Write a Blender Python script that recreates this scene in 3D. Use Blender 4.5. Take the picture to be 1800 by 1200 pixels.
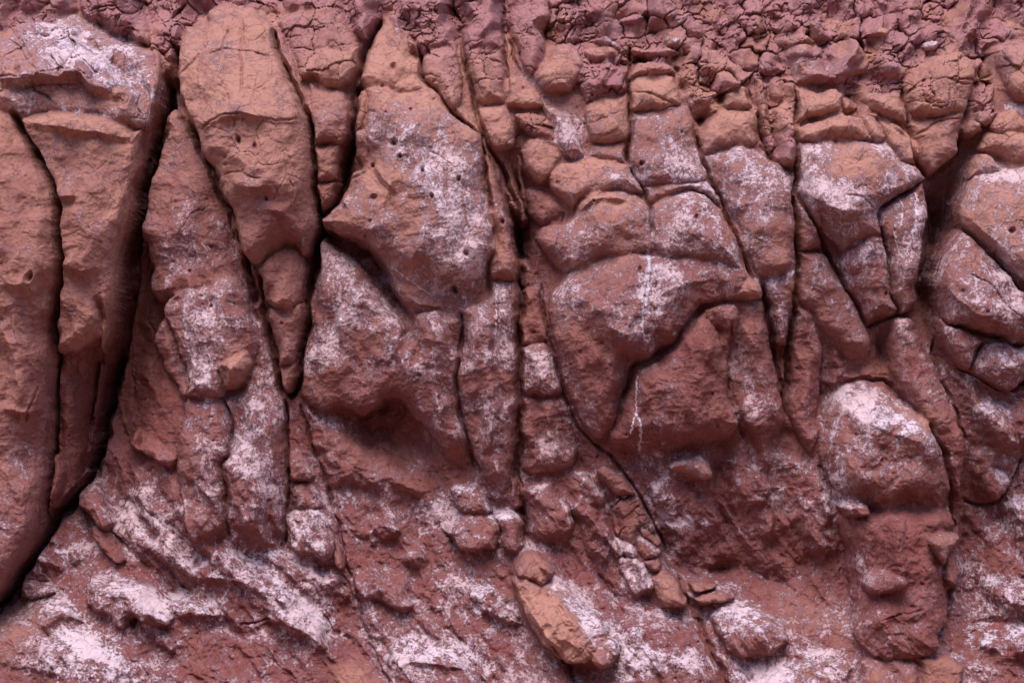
import bpy, math, random
import numpy as np

# ------------------------------------------------------------ clear, camera, world, sun, exposure
for o in list(bpy.data.objects):
    bpy.data.objects.remove(o, do_unlink=True)
S = bpy.context.scene
COL = S.collection
PXM = 200.0                      # traced units per metre
CAM_D = 20.0                     # camera distance from the wall, metres
CAM_Z = 3.0
cam = bpy.data.cameras.new("camera")
camo = bpy.data.objects.new("camera", cam)
COL.objects.link(camo)
cam.sensor_width = 36.0
cam.lens = 36.0 * CAM_D / 9.0
camo.location = (0, -CAM_D, CAM_Z)
camo.rotation_euler = (math.radians(90), 0, 0)
cam.clip_end = 500
S.camera = camo

SUN_EL, SUN_AZ = 66.0, -12.0      # degrees; azimuth measured from straight out of the wall, + is to the right
w = bpy.data.worlds.new("World")
S.world = w
w.use_nodes = True
nt = w.node_tree
bg = nt.nodes["Background"]
sky = nt.nodes.new("ShaderNodeTexSky")
sky.sky_type = 'NISHITA'
sky.sun_disc = False
sky.sun_elevation = math.radians(SUN_EL)
sky.sun_rotation = math.radians(180 - SUN_AZ)
sky.air_density = 1.0
sky.dust_density = 0.8
sky.ozone_density = 1.0
nt.links.new(sky.outputs[0], bg.inputs[0])
bg.inputs[1].default_value = 0.12
sl = bpy.data.lights.new("sun", 'SUN')
sl.energy = 2.1
sl.angle = math.radians(44)
sl.color = (1.0, 0.89, 0.85)
so = bpy.data.objects.new("sun", sl)
COL.objects.link(so)
so.rotation_euler = (math.radians(90 - SUN_EL), 0, math.radians(-0 + SUN_AZ))
S.view_settings.view_transform = 'Standard'
S.view_settings.look = 'None'
S.view_settings.gamma = 1
S.view_settings.exposure = 0.9
S.render.engine = 'CYCLES'
S.cycles.diffuse_bounces = 3
S.cycles.max_bounces = 5
# ------------------------------------------------------------ number helpers
def pts(s):
    return np.array([[float(a) for a in p.split(',')] for p in s.split()])

def spline(P, closed=True, n=4):
    out = []
    m = len(P)
    rng = range(m) if closed else range(m - 1)
    for i in rng:
        if closed:
            a, b, c, d = P[i - 1], P[i], P[(i + 1) % m], P[(i + 2) % m]
        else:
            a, b, c, d = P[max(i - 1, 0)], P[i], P[i + 1], P[min(i + 2, m - 1)]
        for k in range(n):
            t = k / n
            cr = 0.5 * ((2 * b) + (-a + c) * t + (2 * a - 5 * b + 4 * c - d) * t * t + (-a + 3 * b - 3 * c + d) * t ** 3)
            ln = b + (c - b) * t
            out.append(0.6 * cr + 0.4 * ln)
    if not closed:
        out.append(P[-1])
    return np.array(out)

def hash2(ix, iy, seed):
    h = (ix.astype(np.int64) * 374761393 + iy.astype(np.int64) * 668265263 + seed * 974634777) & 0xffffffff
    h = ((h ^ (h >> 13)) * 1274126177) & 0xffffffff
    h = (h ^ (h >> 16)) & 0xffffffff
    return h

def rnd(ix, iy, seed):
    return (hash2(ix, iy, seed) & 0xffffff).astype(np.float32) / 16777215.0

def gnoise(x, y, seed):
    ix = np.floor(x).astype(np.int64); iy = np.floor(y).astype(np.int64)
    fx = (x - ix).astype(np.float32); fy = (y - iy).astype(np.float32)
    sx = fx * fx * fx * (fx * (fx * 6 - 15) + 10); sy = fy * fy * fy * (fy * (fy * 6 - 15) + 10)
    def g(dx, dy):
        a = rnd(ix + dx, iy + dy, seed) * 6.2831853
        return np.cos(a) * (fx - dx) + np.sin(a) * (fy - dy)
    top = g(0, 0) * (1 - sx) + g(1, 0) * sx
    bot = g(0, 1) * (1 - sx) + g(1, 1) * sx
    return (top * (1 - sy) + bot * sy) * 1.5

def fbm(x, y, scale, octv, seed, gain=0.5, ax=1.0, ay=1.0):
    s = 0; a = 1.0; f = 1.0 / scale
    for k in range(octv):
        c, sn = math.cos(0.6 * k), math.sin(0.6 * k)
        xx, yy = x * f * ax, y * f * ay
        s = s + a * gnoise(xx * c - yy * sn + 7.3 * k, xx * sn + yy * c, seed + k)
        a *= gain; f *= 2.07
    return s

def voro(x, y, scale, seed, ax=1.0, ay=1.0):
    """returns F1, F2-F1 style edge distance, cell random, cell id (scaled units)"""
    X = x / scale * ax; Y = y / scale * ay
    ix = np.floor(X).astype(np.int64); iy = np.floor(Y).astype(np.int64)
    f1 = np.full(X.shape, 9e9, np.float32); f2 = f1.copy()
    cr = np.zeros(X.shape, np.float32); ci = np.zeros(X.shape, np.int64)
    for dx in (-1, 0, 1):
        for dy in (-1, 0, 1):
            jx, jy = ix + dx, iy + dy
            px = jx + 0.1 + 0.8 * rnd(jx, jy, seed); py = jy + 0.1 + 0.8 * rnd(jx, jy, seed + 1)
            d = np.sqrt((X - px) ** 2 + (Y - py) ** 2).astype(np.float32)
            r = rnd(jx, jy, seed + 2)
            near = d < f1
            f2 = np.where(near, f1, np.minimum(f2, d))
            f1 = np.where(near, d, f1)
            cr = np.where(near, r, cr)
            ci = np.where(near, (jx + 5000) * 20000 + (jy + 5000), ci)
    return f1 * scale, (f2 - f1) * scale, cr, ci

# ------------------------------------------------------------ grid in traced units
STEP = 1.42
u1 = np.concatenate([np.linspace(-620, -40, 70, endpoint=False), np.arange(-40, 1840, STEP), np.linspace(1840, 2420, 70)])
v1 = np.concatenate([np.linspace(-420, -36, 50, endpoint=False), np.arange(-36, 1240, STEP), np.linspace(1240, 1640, 50)])
NU, NV = len(u1), len(v1)
U0, V0 = np.meshgrid(u1.astype(np.float32), v1.astype(np.float32))
wa = 5.0; wb = 1.3
UU = U0 + wa * fbm(U0, V0, 60, 2, 11) + wb * fbm(U0, V0, 16, 2, 21)
VV = V0 + wa * fbm(U0, V0, 60, 2, 31) + wb * fbm(U0, V0, 16, 2, 41)

def win(P, pad):
    x0, y0 = P.min(0) - pad; x1, y1 = P.max(0) + pad
    a, b = np.searchsorted(u1, [x0, x1]); c, d = np.searchsorted(v1, [y0, y1])
    return slice(max(c, 0), max(d, c + 1)), slice(max(a, 0), max(b, a + 1))

def seg_dist(P, closed, X, Y, pad_sign=True):
    best = np.full(X.shape, 9e9, np.float32); side = np.zeros(X.shape, np.float32); par = side.copy()
    n = len(P); m = n if closed else n - 1
    cum = 0.0; tot = sum(np.hypot(*(P[(i + 1) % n] - P[i])) for i in range(m))
    for i in range(m):
        a = P[i]; b = P[(i + 1) % n]; e = b - a; L2 = float(e @ e) + 1e-6
        t = np.clip(((X - a[0]) * e[0] + (Y - a[1]) * e[1]) / L2, 0, 1)
        dx = X - (a[0] + t * e[0]); dy = Y - (a[1] + t * e[1])
        d = dx * dx + dy * dy
        k = d < best
        best = np.where(k, d, best)
        if not closed:
            side = np.where(k, e[0] * dy - e[1] * dx, side)
            par = np.where(k, (cum + t * math.sqrt(L2)) / tot, par)
        cum += math.sqrt(L2)
    return np.sqrt(best), side, par

def inside(P, X, Y):
    r = np.zeros(X.shape, bool); n = len(P)
    for i in range(n):
        x1_, y1_ = P[i]; x2_, y2_ = P[(i + 1) % n]
        if y1_ == y2_: continue
        c = ((y1_ > Y) != (y2_ > Y)) & (X < (x2_ - x1_) * (Y - y1_) / (y2_ - y1_) + x1_)
        r ^= c
    return r

def sdist(P, pad):
    w_ = win(P, pad)
    X, Y = UU[w_], VV[w_]
    d, _, _ = seg_dist(P, True, X, Y)
    return w_, np.where(inside(P, X, Y), d, -d)

def circ(t):
    t = np.clip(t, 0, 1)
    return np.sqrt(np.maximum(1 - (1 - t) ** 2, 0))

def ell(lst, base=0.0):
    """sum of soft ellipses: (u, v, ru, rv, angle, value)"""
    out = np.full(UU.shape, base, np.float32)
    for (a, b, ru, rv, an, val) in lst:
        R = max(ru, rv) * 2.4
        P = np.array([[a - R, b - R], [a + R, b + R]])
        w_ = win(P, 0)
        c, s = math.cos(math.radians(an)), math.sin(math.radians(an))
        X = UU[w_] - a; Y = VV[w_] - b
        x = (X * c + Y * s) / ru; y = (-X * s + Y * c) / rv
        q = x * x + y * y
        out[w_] += val * np.exp(-0.9 * q)
    return out
# ------------------------------------------------------------ the traced cliff
# broad shape: trend with height, then soft bulges and recesses (u, v, ru, rv, angle, amount)
TREND = ([-420, -200, 0, 100, 200, 400, 700, 900, 1050, 1200, 1640], [-560, -360, -190, -105, -50, 0, 25, 60, 125, 230, 560])
BROAD = [(125,800,105,170,0,-60),(1170,560,190,230,0,60),(760,330,130,220,0,45),(740,560,150,120,0,30),
 (1560,800,130,130,0,60),(1590,1000,100,140,0,45),
 (40,500,80,400,0,45),(145,450,60,330,0,30),(430,250,110,190,0,50),(500,560,40,120,-10,10),
 (400,800,110,160,0,40),(1750,560,120,170,0,55),(1500,360,110,140,0,45),(1320,370,70,130,0,20),(1450,740,30,90,0,-30),(1700,960,40,130,0,-60),
 (20,1060,90,26,-30,-60),(470,1060,150,70,25,30),(230,1060,120,50,15,25),(120,1150,120,60,20,40),(640,900,110,120,0,10),(1310,700,40,140,0,10),
 (1010,800,30,60,-30,-30),(1180,960,90,60,30,-30),(1390,1010,120,70,20,-40),(600,1110,35,90,-15,-30)]

RECESS = [(235,600,46,250,10,-125),(285,300,16,130,12,-120),(590,300,22,150,14,-90),(700,765,100,40,38,-50),(1655,400,42,190,8,-100),(915,430,22,130,0,-110),(110,860,60,60,0,-70),(1250,1060,90,45,50,-45),(1390,640,25,110,0,-50),(560,400,20,40,0,-60)]
BO, CO, SL, BL, ST = 'boulder', 'rock_column', 'rock_slab', 'rock_block', 'stone'
# (kind, label, z, h, edge width, blend, tan, salt, purple, rubble, outline [, gx, gy])
LOBES = [
(BO,'big pale-topped boulder capping the left columns, its lit shelf sloping to the right',62,46,40,3,.75,0.5,.25,0,'-90,50 5,62 25,44 60,38 90,36 118,44 138,62 150,80 175,97 210,128 240,143 262,170 268,200 262,224 240,229 200,211 160,196 90,194 50,200 35,213 15,203 -90,185'),  # tan and salt raised to paint the light falling on its top
(SL,'smooth pale slab lying behind the lit shelf of the big left boulder',28,40,36,3,.8,0.65,.3,0,'60,36 95,30 130,18 145,30 165,48 215,68 262,85 278,120 289,150 288,190 275,225 255,232 262,200 240,150 190,110 140,80'),  # paler salt and tan here paint the light on the slab
(ST,'oval mauve flake stuck on the lit shelf of the big left boulder',128,9,7,2,.4,.1,.8,0,'130,115 136,109 150,112 165,127 163,141 150,134 134,126'),
(ST,'thin mauve flake just above the oval flake on the left boulder',124,9,6,2,.35,.1,.8,0,'147,104 156,102 175,117 171,126 158,119'),
(SL,'thin cracked mauve slab on the upper left edge of the big left boulder',95,12,9,2,.6,.2,.5,0,'28,62 60,38 86,44 92,58 75,63 45,64 34,72 28,82 20,70'),
(SL,'thin slab with a broken lower edge near the top of the left boulder',92,14,10,2,.65,.2,.5,0,'92,44 125,42 138,58 136,66 120,66 92,58'),
(BL,'rounded orange-brown blocks cracked together at the top left corner',-8,42,26,3,.6,.1,.3,.45,'-90,-90 60,-90 138,-60 134,14 90,34 40,42 0,52 -90,58'),
(BL,'maroon rubble lump overhanging the pale slab at the upper left',5,60,30,3,.35,.05,.6,.9,'138,-90 150,-20 140,12 155,36 190,55 235,70 261,84 264,60 256,20 248,-90'),
(CO,'narrow crumbling maroon column wedged in the dark cleft beside the tall bare pillar',-110,50,18,3,.35,0,.5,.8,'250,-90 262,0 266,55 280,88 290,122 297,124 301,92 310,55 322,0 335,-90'),
(ST,'short string of orange stones hugging the cleft right of the left boulder',10,26,12,3,.6,.05,.3,.4,'262,84 272,82 285,118 291,150 281,146 266,112'),
(CO,'upper half of the leftmost column, rounded and brown with a faint pale crust',58,62,46,3,.55,.12,.1,0,'-90,180 0,190 25,208 50,248 66,281 82,307 94,342 99,382 101,430 99,500 92,560 60,570 -90,570'),
(CO,'bulging lower half of the leftmost column, orange edged with a grey face',74,60,40,3,.35,.2,.25,0,'-90,500 0,500 30,490 55,494 76,512 90,540 92,600 92,660 88,760 84,830 82,880 72,930 32,998 -10,1060 -90,1110'),
(CO,'tall second column from the left with a flat-topped brow block',58,58,38,3,.6,.08,.1,0,'36,212 60,200 100,194 160,196 190,205 230,228 252,231 254,244 250,290 248,322 240,360 228,400 222,430 223,470 216,520 210,560 203,600 192,615 176,600 160,605 130,620 102,618 104,560 104,470 102,400 96,345 82,306 66,281 50,248'),
(CO,'dark lower shaft standing under the second column from the left',-6,44,34,4,.3,.04,.1,0,'100,600 140,600 168,618 166,660 158,710 156,770 140,830 128,872 100,905 84,930 86,860 92,760 94,690'),
(SL,'slender flake standing in the dark cleft below the second column',-60,22,12,2,.35,0,.1,0,'186,570 198,590 204,615 198,636 180,628 178,600'),
(SL,'twisted dark flake in the cleft with its foot curling to a point',-60,26,13,2,.35,0,.1,0,'168,655 180,630 192,650 193,668 181,700 179,733 166,729 157,712 160,680'),
(ST,'dark knobby stone at the foot of the cleft between the left columns',30,34,15,3,.3,0,.1,0,'90,805 106,801 116,828 118,860 102,880 88,868'),
(ST,'small crusted stone beneath the leftmost column near the shaded corner',40,26,16,4,.3,.4,.1,0,'28,958 42,950 53,962 50,982 40,990 28,980'),
(CO,'flat-topped tapering column between the dark cleft and the tall bare pillar',-8,48,36,3,.4,.3,.15,0,'285,206 300,198 322,199 334,224 350,262 365,295 382,330 397,370 408,405 414,440 424,480 436,510 430,560 300,545 300,533 280,529 270,508 272,470 266,436 256,408 256,380 262,340 268,308 278,278 283,240'),
(BO,'heavily white-crusted boulder with a round tan knob on its right side',52,42,26,3,.4,.75,.2,0,'294,545 300,526 325,511 360,502 385,490 414,487 432,510 440,540 449,562 453,600 442,640 420,680 396,689 389,700 340,699 329,697 325,663 311,610 299,570'),
(BO,'round tan knob on the right flank of the white-crusted boulder',78,30,22,6,.9,.15,0,0,'381,640 396,626 430,613 444,628 441,655 425,676 404,688 392,682'),
(SL,'long pale splinter leaning against the left of the white-crusted boulder',14,28,14,2,.4,.6,.2,0,'276,600 290,563 300,576 312,611 325,650 332,666 330,699 322,706 306,672 286,632'),
(CO,'blotchy shaft directly below the white-crusted boulder',36,42,30,4,.3,.42,.1,0,'327,702 388,700 403,745 400,800 386,816 390,870 400,955 340,950 325,925 314,880 308,840 305,800 312,770 322,737'),
(CO,'salt-streaked shaft left of the long straight crack below the hanging finger',30,46,30,4,.3,.5,.15,0,'445,565 462,572 474,610 484,655 497,698 500,760 500,830 498,962 405,955 392,868 388,816 404,790 406,745 393,704 424,685 446,640'),
(CO,'tall smooth bare pillar with a rounded top and wide brown face',48,72,46,3,0.66,.18,.05,0,'365,18 385,11 412,10 440,18 458,34 480,45 498,60 507,95 518,135 534,165 543,192 546,235 550,280 553,330 556,378 554,405 548,440 534,452 520,430 500,428 478,442 458,466 440,462 424,456 414,430 406,400 398,362 384,330 369,300 352,266 344,240 330,215 318,176 311,142 311,110 318,75 332,52 360,42'),
(SL,'thin dark strip along the right shoulder of the tall bare pillar',40,26,12,2,.5,.05,.2,0,'486,48 502,62 516,98 526,140 541,178 543,192 530,196 517,182 509,140 500,100 492,78'),
(SL,'narrow dark strip running down the left edge of the hanging finger',16,26,14,3,.35,.1,.1,0,'416,440 440,464 456,482 464,524 476,566 486,620 496,684 482,662 462,590 440,524 426,482'),
(BL,'fist-shaped block that tops the hanging finger under the tall bare pillar',48,44,28,3,.45,.08,.05,0,'454,480 460,464 482,440 505,431 525,436 535,458 538,500 534,528 505,542 478,540 463,515'),
(BL,'middle block of the hanging finger, waisted and brown',34,40,24,3,.5,.08,.05,0,'470,545 500,542 535,530 531,570 528,610 520,634 492,641 483,600'),
(BL,'pointed bottom tip of the hanging finger',24,34,18,2,.5,.05,.05,0,'491,645 508,636 524,636 522,665 514,689 502,692 493,676'),
(CO,'rubbly brown pillar head of rounded lumps right of the tall bare pillar',8,52,26,3,.6,.1,.2,.4,'484,36 520,20 548,-20 600,-10 611,36 629,66 634,92 626,110 560,95 530,150 520,120 508,84'),
(BL,'brow-like knob with hollows under the rubbly pillar head',42,44,24,3,.7,.05,.05,.12,'520,92 560,80 600,90 632,82 630,118 616,144 597,154 575,152 548,136 535,140 523,122'),
(CO,'crusted block below the brow-like knob, between two dark clefts',26,42,22,3,.5,.38,.15,.05,'541,142 560,152 595,154 608,165 615,200 612,238 600,257 570,256 548,258 545,232 541,196'),
(BL,'squat brown flat-topped block in the narrow pillar right of the tall bare one',22,42,20,2,.55,.15,.05,0,'549,262 575,258 601,253 601,290 594,317 560,322 553,300'),
(BL,'wedge tip closing the narrow pillar above the point where the clefts meet',16,38,18,2,.45,.05,.05,0,'555,324 595,320 590,345 575,366 561,372 556,350'),
(BL,'purple fractured wedge pointing down into the cleft at the top of the picture',-20,44,22,3,.25,0,.8,1,'604,-90 612,10 626,52 637,74 646,78 656,56 668,25 684,-90'),
(CO,'smooth orange crown at the very top of the wide crusted column',-2,48,34,4,.85,.08,.05,0,'682,27 699,34 715,62 722,96 738,110 744,132 700,150 640,152 626,150 633,118 641,90 656,58'),
(BL,'low rounded orange block on the left below the crown of the wide column',14,38,30,4,.8,.06,.05,0,'638,118 664,106 692,112 716,100 736,108 742,130 700,160 650,160 634,150'),
(BL,'smooth orange knob bulging below the crown of the wide crusted column',34,38,22,3,.95,.04,.05,0,'685,147 700,130 724,119 738,123 750,144 756,156 722,166 698,164'),
(CO,'very wide central column splashed with white salt crust from brow to waist',62,58,60,3,.62,0.5,.05,0,'643,160 656,150 683,150 700,163 730,157 756,150 775,174 790,198 815,219 840,225 846,246 846,292 851,350 863,395 866,430 861,460 861,490 854,522 820,536 790,545 755,545 728,540 700,500 665,450 638,424 600,412 572,402 564,386 590,368 610,340 620,310 636,298 628,270 628,236 642,225 648,200'),
(SL,'dark side slab along the left shoulder of the wide crusted column',12,28,16,3,.45,.05,.1,0,'624,170 643,162 646,200 641,226 626,236 620,212'),
(SL,'thin rib between two parallel cracks on the right of the wide crusted column',28,38,18,3,.55,.18,.1,0,'847,268 862,285 875,310 885,345 892,385 901,430 909,470 905,491 868,492 862,450 868,420 863,390 853,350 850,300'),
(CO,'long salt-washed shaft under the thin rib, running down to the knobby foot',26,46,28,3,.35,.62,.2,0,'868,494 905,492 913,520 912,560 905,600 913,650 905,690 913,740 906,790 900,822 894,850 884,870 868,860 846,832 830,800 816,740 808,690 805,640 808,600 812,560 818,540 858,524'),
(SL,'broad tilted salt-flecked plane below the diagonal groove of the wide column',38,42,26,3,.35,.5,.1,0,'566,424 592,440 625,462 655,492 692,540 712,588 732,560 770,548 805,560 805,640 808,700 818,760 830,800 842,832 818,826 790,800 765,770 740,740 715,716 690,700 675,702 660,720 640,728 600,716 560,722 532,694 530,660 541,600 552,560 562,520 562,470'),
(SL,'pale flecked ramp beneath the dark alcove, left of centre',24,24,34,6,.35,.4,.1,0,'520,708 546,700 570,722 610,745 650,768 690,796 730,830 760,870 720,885 650,870 590,860 555,820 535,770'),
(ST,'small brown knob pinched in the straight crack under the hanging finger',44,16,8,2,.45,.1,0,0,'492,850 500,842 504,858 499,874 492,866'),
(BL,'crusted top block of the slim stack right of the straight crack',34,28,16,3,.35,.5,.1,0,'505,800 521,790 540,810 553,836 548,846 512,843 505,826'),
(BL,'narrow middle block of the slim stack right of the straight crack',30,26,14,3,.35,.35,.1,0,'512,850 550,847 562,870 565,892 520,898 512,880'),
(BL,'largest, lowest block of the slim stack right of the straight crack',38,30,20,3,.35,.55,.1,0,'508,906 525,896 560,893 572,905 583,940 586,984 560,990 515,972 508,940'),
(ST,'smooth oval sliver beside the foot of the slim stack',32,22,11,3,.5,.15,.05,0,'588,954 600,964 611,990 603,1000 590,990'),
(BO,'large snow-speckled mound sweeping down at the lower left centre',10,46,44,10,.3,0.6,.1,0,'366,962 400,956 440,970 470,984 505,1010 542,1050 562,1082 580,1118 586,1142 545,1152 470,1120 430,1080 400,1060 360,1010'),
(BO,'crusted hump immediately left of the long slanting crack at lower centre',14,38,28,6,.3,.55,.1,0,'520,985 560,990 600,1000 619,1030 631,1052 628,1070 600,1072 560,1052 530,1022'),
(BO,'rounded flecked boulder immediately right of the long slanting crack',16,34,24,4,.3,.55,.1,0,'624,1003 650,990 690,1000 716,1016 723,1045 729,1064 711,1075 680,1066 640,1050 628,1034'),
(BO,'smaller domed boulder above and right of the flecked one by the slanting crack',8,28,22,6,.3,.45,.1,0,'692,985 700,965 725,950 752,958 760,982 745,1005 706,1002'),
(BO,'broad snow-white crusted mound at the bottom edge left of centre',6,48,36,8,.3,0.62,.1,0,'668,1145 700,1120 742,1112 780,1124 820,1130 852,1160 872,1200 890,1330 690,1330 674,1192'),
(BO,'white-capped hump left of the tan slab at the bottom centre',8,38,28,7,.3,0.6,.1,0,'812,1036 850,1014 880,1018 891,1045 912,1066 932,1102 900,1112 850,1092 830,1070'),
(ST,'low crusted lump in the shade near the left edge under the dark corner',28,20,12,4,.3,.6,.1,0,'30,1032 55,1020 90,1030 98,1042 60,1052 32,1048'),
(BO,'pale elongated hump in the lower left corner, above the white-streaked one',14,34,24,5,.3,.6,.05,0,'72,1058 120,1049 146,1070 166,1094 160,1106 130,1102 84,1112 68,1090'),
(BO,'twin-domed white boulder with a dark hollow under its chin, lower left',24,42,26,4,.35,0.62,.1,0,'150,1052 160,1012 182,1007 215,1030 248,1020 272,1042 290,1068 306,1086 300,1099 262,1096 238,1090 222,1106 200,1101 188,1082 168,1074'),
(BO,'white-streaked mound nearest the bottom left corner',6,44,34,9,.3,0.6,.05,0,'58,1140 110,1112 150,1100 190,1128 206,1150 250,1166 230,1210 190,1330 90,1330 60,1180'),
(BO,'pale hump right of the twin-domed white boulder',10,36,24,7,.3,.75,.1,0,'282,1042 330,1044 370,1055 396,1078 402,1090 362,1098 312,1092 288,1072'),
(BO,'small mauve hump tucked under the twin-domed white boulder',6,30,20,6,.3,.35,.15,0,'258,1104 300,1104 316,1140 300,1150 268,1136'),
(BO,'elongated grey-capped rock leaning below the dark cleft at left',14,36,20,4,.3,.4,.2,0,'126,856 150,830 170,848 190,888 199,918 190,931 166,917 142,887'),
(ST,'thin pale shell standing left of the curled finger rock',20,18,10,2,.35,.4,.3,0,'234,775 247,755 250,780 256,792 245,792'),
(ST,'curled finger-like grey rock resting in the recess, left of centre',28,28,15,2,.35,.4,.3,0,'249,768 261,750 275,755 285,783 306,806 300,822 276,812 256,797'),
(BO,'low flecked rib fanning out under the dark recess',2,28,28,10,.3,.5,.1,0,'222,800 262,828 294,870 322,922 330,962 296,972 250,918 226,870'),
(BO,'wide flecked toe below the two blotchy shafts at left',4,34,30,10,.3,.55,.1,0,'240,920 290,930 340,962 366,1000 350,1030 300,1030 256,1000 236,960'),
(ST,'knuckled small brown rock low in the gully left of the fanning rib',14,20,10,3,.4,.1,.1,.2,'164,925 184,930 200,950 218,980 215,992 200,988 184,968 170,950'),
(BL,'small rounded rock under the left corner with a white-veined face',20,22,16,5,.35,.35,.1,0,'80,945 100,935 115,950 110,965 88,962'),
(BO,'pale grey lump just right of the shaded corner under the left columns',12,26,20,6,.35,.5,.15,0,'70,975 96,970 118,992 110,1005 80,998'),
(BO,'pale grey lump right of its near twin under the left columns',14,26,20,6,.35,.55,.15,0,'108,962 134,950 148,965 150,985 130,995 112,980'),
# ---- upper centre
(CO,'purple-capped finger of stacked lumps dangling above the central column',34,44,22,3,.6,.12,.35,.3,'740,100 760,86 785,80 800,94 808,128 811,160 806,184 797,189 784,176 765,156 750,140 741,118'),
(BL,'cracked mauve lump just above the purple-capped finger',4,44,22,3,.4,.08,.6,.75,'690,-90 702,14 734,58 722,78 730,98 742,100 760,86 786,80 798,92 804,60 790,20 780,-90'),
(SL,'small smooth ledge stone below the purple-capped finger',18,24,12,3,.6,.08,.2,0,'796,180 815,184 836,204 847,226 845,238 820,216 802,196'),
(CO,'fractured purple column top left of the vertical slit above centre',-40,52,24,3,.4,.02,.55,.8,'812,-90 884,-90 885,50 884,92 850,96 822,100 812,70'),
(BL,'stack of flattened orange blocks under the fractured purple column top',-10,46,22,3,.65,.06,.2,.3,'816,80 850,72 884,80 886,128 882,160 886,184 852,188 836,176 826,142 820,112'),
(BL,'pale sloping block below the flattened orange stack',22,38,18,3,.7,.2,.1,0,'840,190 885,184 900,204 905,230 905,258 872,264 856,250 846,226'),
(CO,'cracked brown column top right of the vertical slit above centre',-42,50,24,3,.5,.04,.35,.5,'888,-90 962,-90 964,10 961,50 958,75 954,108 936,130 925,124 914,100 904,76 893,40'),
(BL,'flat-topped orange block right of the pale sloping block',6,38,18,3,.85,.08,.05,0,'888,138 902,133 930,133 948,150 951,186 905,190 890,184'),
(BL,'salt-plastered stepped block leading down to the tan boulder',2,38,20,3,.5,.75,.1,0,'951,152 962,185 990,198 1006,214 1020,248 1028,276 990,277 974,252 964,212 952,192'),
(BO,'rounded boulder with a pale lid high above the tan boulder',-22,50,28,3,.8,.12,.1,.08,'935,126 955,105 974,84 1004,76 1018,84 1027,105 1022,126 1010,150 1000,165 955,158'),
(BL,'nest of small brown stones above the round brown boulder',10,36,18,3,.55,.1,.2,.8,'905,202 930,196 955,203 975,224 973,244 940,246 912,226'),
(BO,'round brown boulder left of the tan boulder and below the stone nest',14,44,24,3,.7,.08,.05,0,'915,268 930,242 955,235 974,249 986,276 976,296 965,316 950,321 926,302'),
(SL,'slim dark finger hanging in the black hollow, right of its thicker neighbour',-30,22,9,2,.6,.02,.1,.1,'904,272 914,274 920,300 928,340 927,366 922,370 915,332 908,302'),
(SL,'thick dark finger hanging in the black hollow above centre',-18,30,13,2,.6,.02,.1,.3,'868,266 888,262 899,288 910,330 920,358 926,388 916,394 905,372 893,350 884,320 874,292'),
(BO,'dark round boulder with a frosted top beside the black hollow',-6,40,26,3,.35,.35,.2,0,'926,332 950,325 974,338 990,350 999,366 998,378 980,393 950,402 930,374'),
(BO,'large tan boulder with a smooth orange cap and frosted right side',28,46,30,3,.75,.32,.1,0,'964,306 984,286 1020,278 1050,275 1082,283 1105,290 1121,310 1136,340 1120,342 1088,335 1050,343 1020,351 1006,368 990,352 974,337'),
(BL,'frosted orange block sitting on the right shoulder of the tan boulder',8,34,18,3,.75,.45,.1,0,'1036,278 1046,252 1072,248 1100,250 1105,288 1080,282'),
(BL,'cracked orange block left of the long vertical joint, above the frosted block',-2,42,20,3,.7,.18,.1,.1,'1027,192 1045,170 1070,165 1104,164 1106,200 1106,236 1098,249 1046,249 1033,218'),
(BL,'purple splintered block leaning over the cracked orange block',-22,42,20,3,.3,.1,.8,.8,'1012,150 1020,122 1045,104 1078,112 1102,126 1105,160 1070,166 1046,170 1030,182'),
(BO,'wide orange-browed boulder with a frosted belly just below the tan boulder',38,46,36,3,.5,.5,.1,0,'1008,374 1020,352 1046,343 1086,336 1120,343 1144,364 1150,400 1149,442 1102,452 1060,456 1030,468 1000,486 984,472 960,444 944,420 955,402 985,394 1004,384'),
(BO,'frosted boulder with a pale brow, right of the orange-browed boulder',42,44,36,3,.4,.62,.1,0,'1144,360 1170,345 1205,331 1240,342 1267,368 1285,408 1300,448 1302,478 1250,456 1200,454 1166,456 1150,432'),
(BO,'largest boulder of the wall, rounded, with a white vein trickling down its middle',52,46,70,4,.28,.42,.1,0,'965,546 975,518 1000,484 1030,464 1066,453 1110,446 1150,450 1200,452 1250,450 1300,470 1338,488 1339,512 1300,524 1240,534 1210,560 1186,604 1150,622 1116,641 1108,672 1092,710 1075,750 1062,768 1045,764 1018,738 992,664 975,602'),
(BO,'reddish boulder with two thin white drips under the largest boulder',66,58,34,4,.22,.3,.1,0,'1070,768 1085,730 1108,682 1120,648 1160,634 1198,604 1238,548 1296,532 1302,560 1290,602 1285,650 1288,700 1302,742 1282,768 1240,782 1200,802 1160,808 1120,798 1084,792'),
(CO,'reddish shaft right of the drip-marked boulder',30,42,34,4,.25,.3,.1,0,'1300,532 1336,526 1343,560 1353,610 1366,660 1376,700 1379,742 1370,782 1340,802 1312,762 1296,710 1286,650 1292,600'),
(BL,'smooth brown nose block jutting right from the shoulder of the largest boulder',62,36,18,4,.75,.15,.05,0,'1300,500 1318,484 1336,492 1340,508 1334,524 1310,526 1290,518'),
(BL,'domed cracked cap stone on the pale upright block at upper centre',-22,34,16,3,.75,.12,.2,.25,'1105,134 1118,112 1145,107 1178,114 1186,130 1140,134 1108,144'),
(BL,'smooth orange block with a faint crack under the domed cap stone',-8,44,20,3,.95,.06,.03,0,'1107,146 1140,136 1182,133 1193,160 1200,184 1165,188 1130,194 1109,198'),
(CO,'tall frosted grey block with square shoulders at upper centre',18,48,28,3,.42,.6,.2,0,'1109,202 1132,194 1165,188 1210,187 1218,210 1226,240 1240,280 1250,310 1240,320 1190,322 1150,332 1128,324 1112,292 1108,244'),
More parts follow.
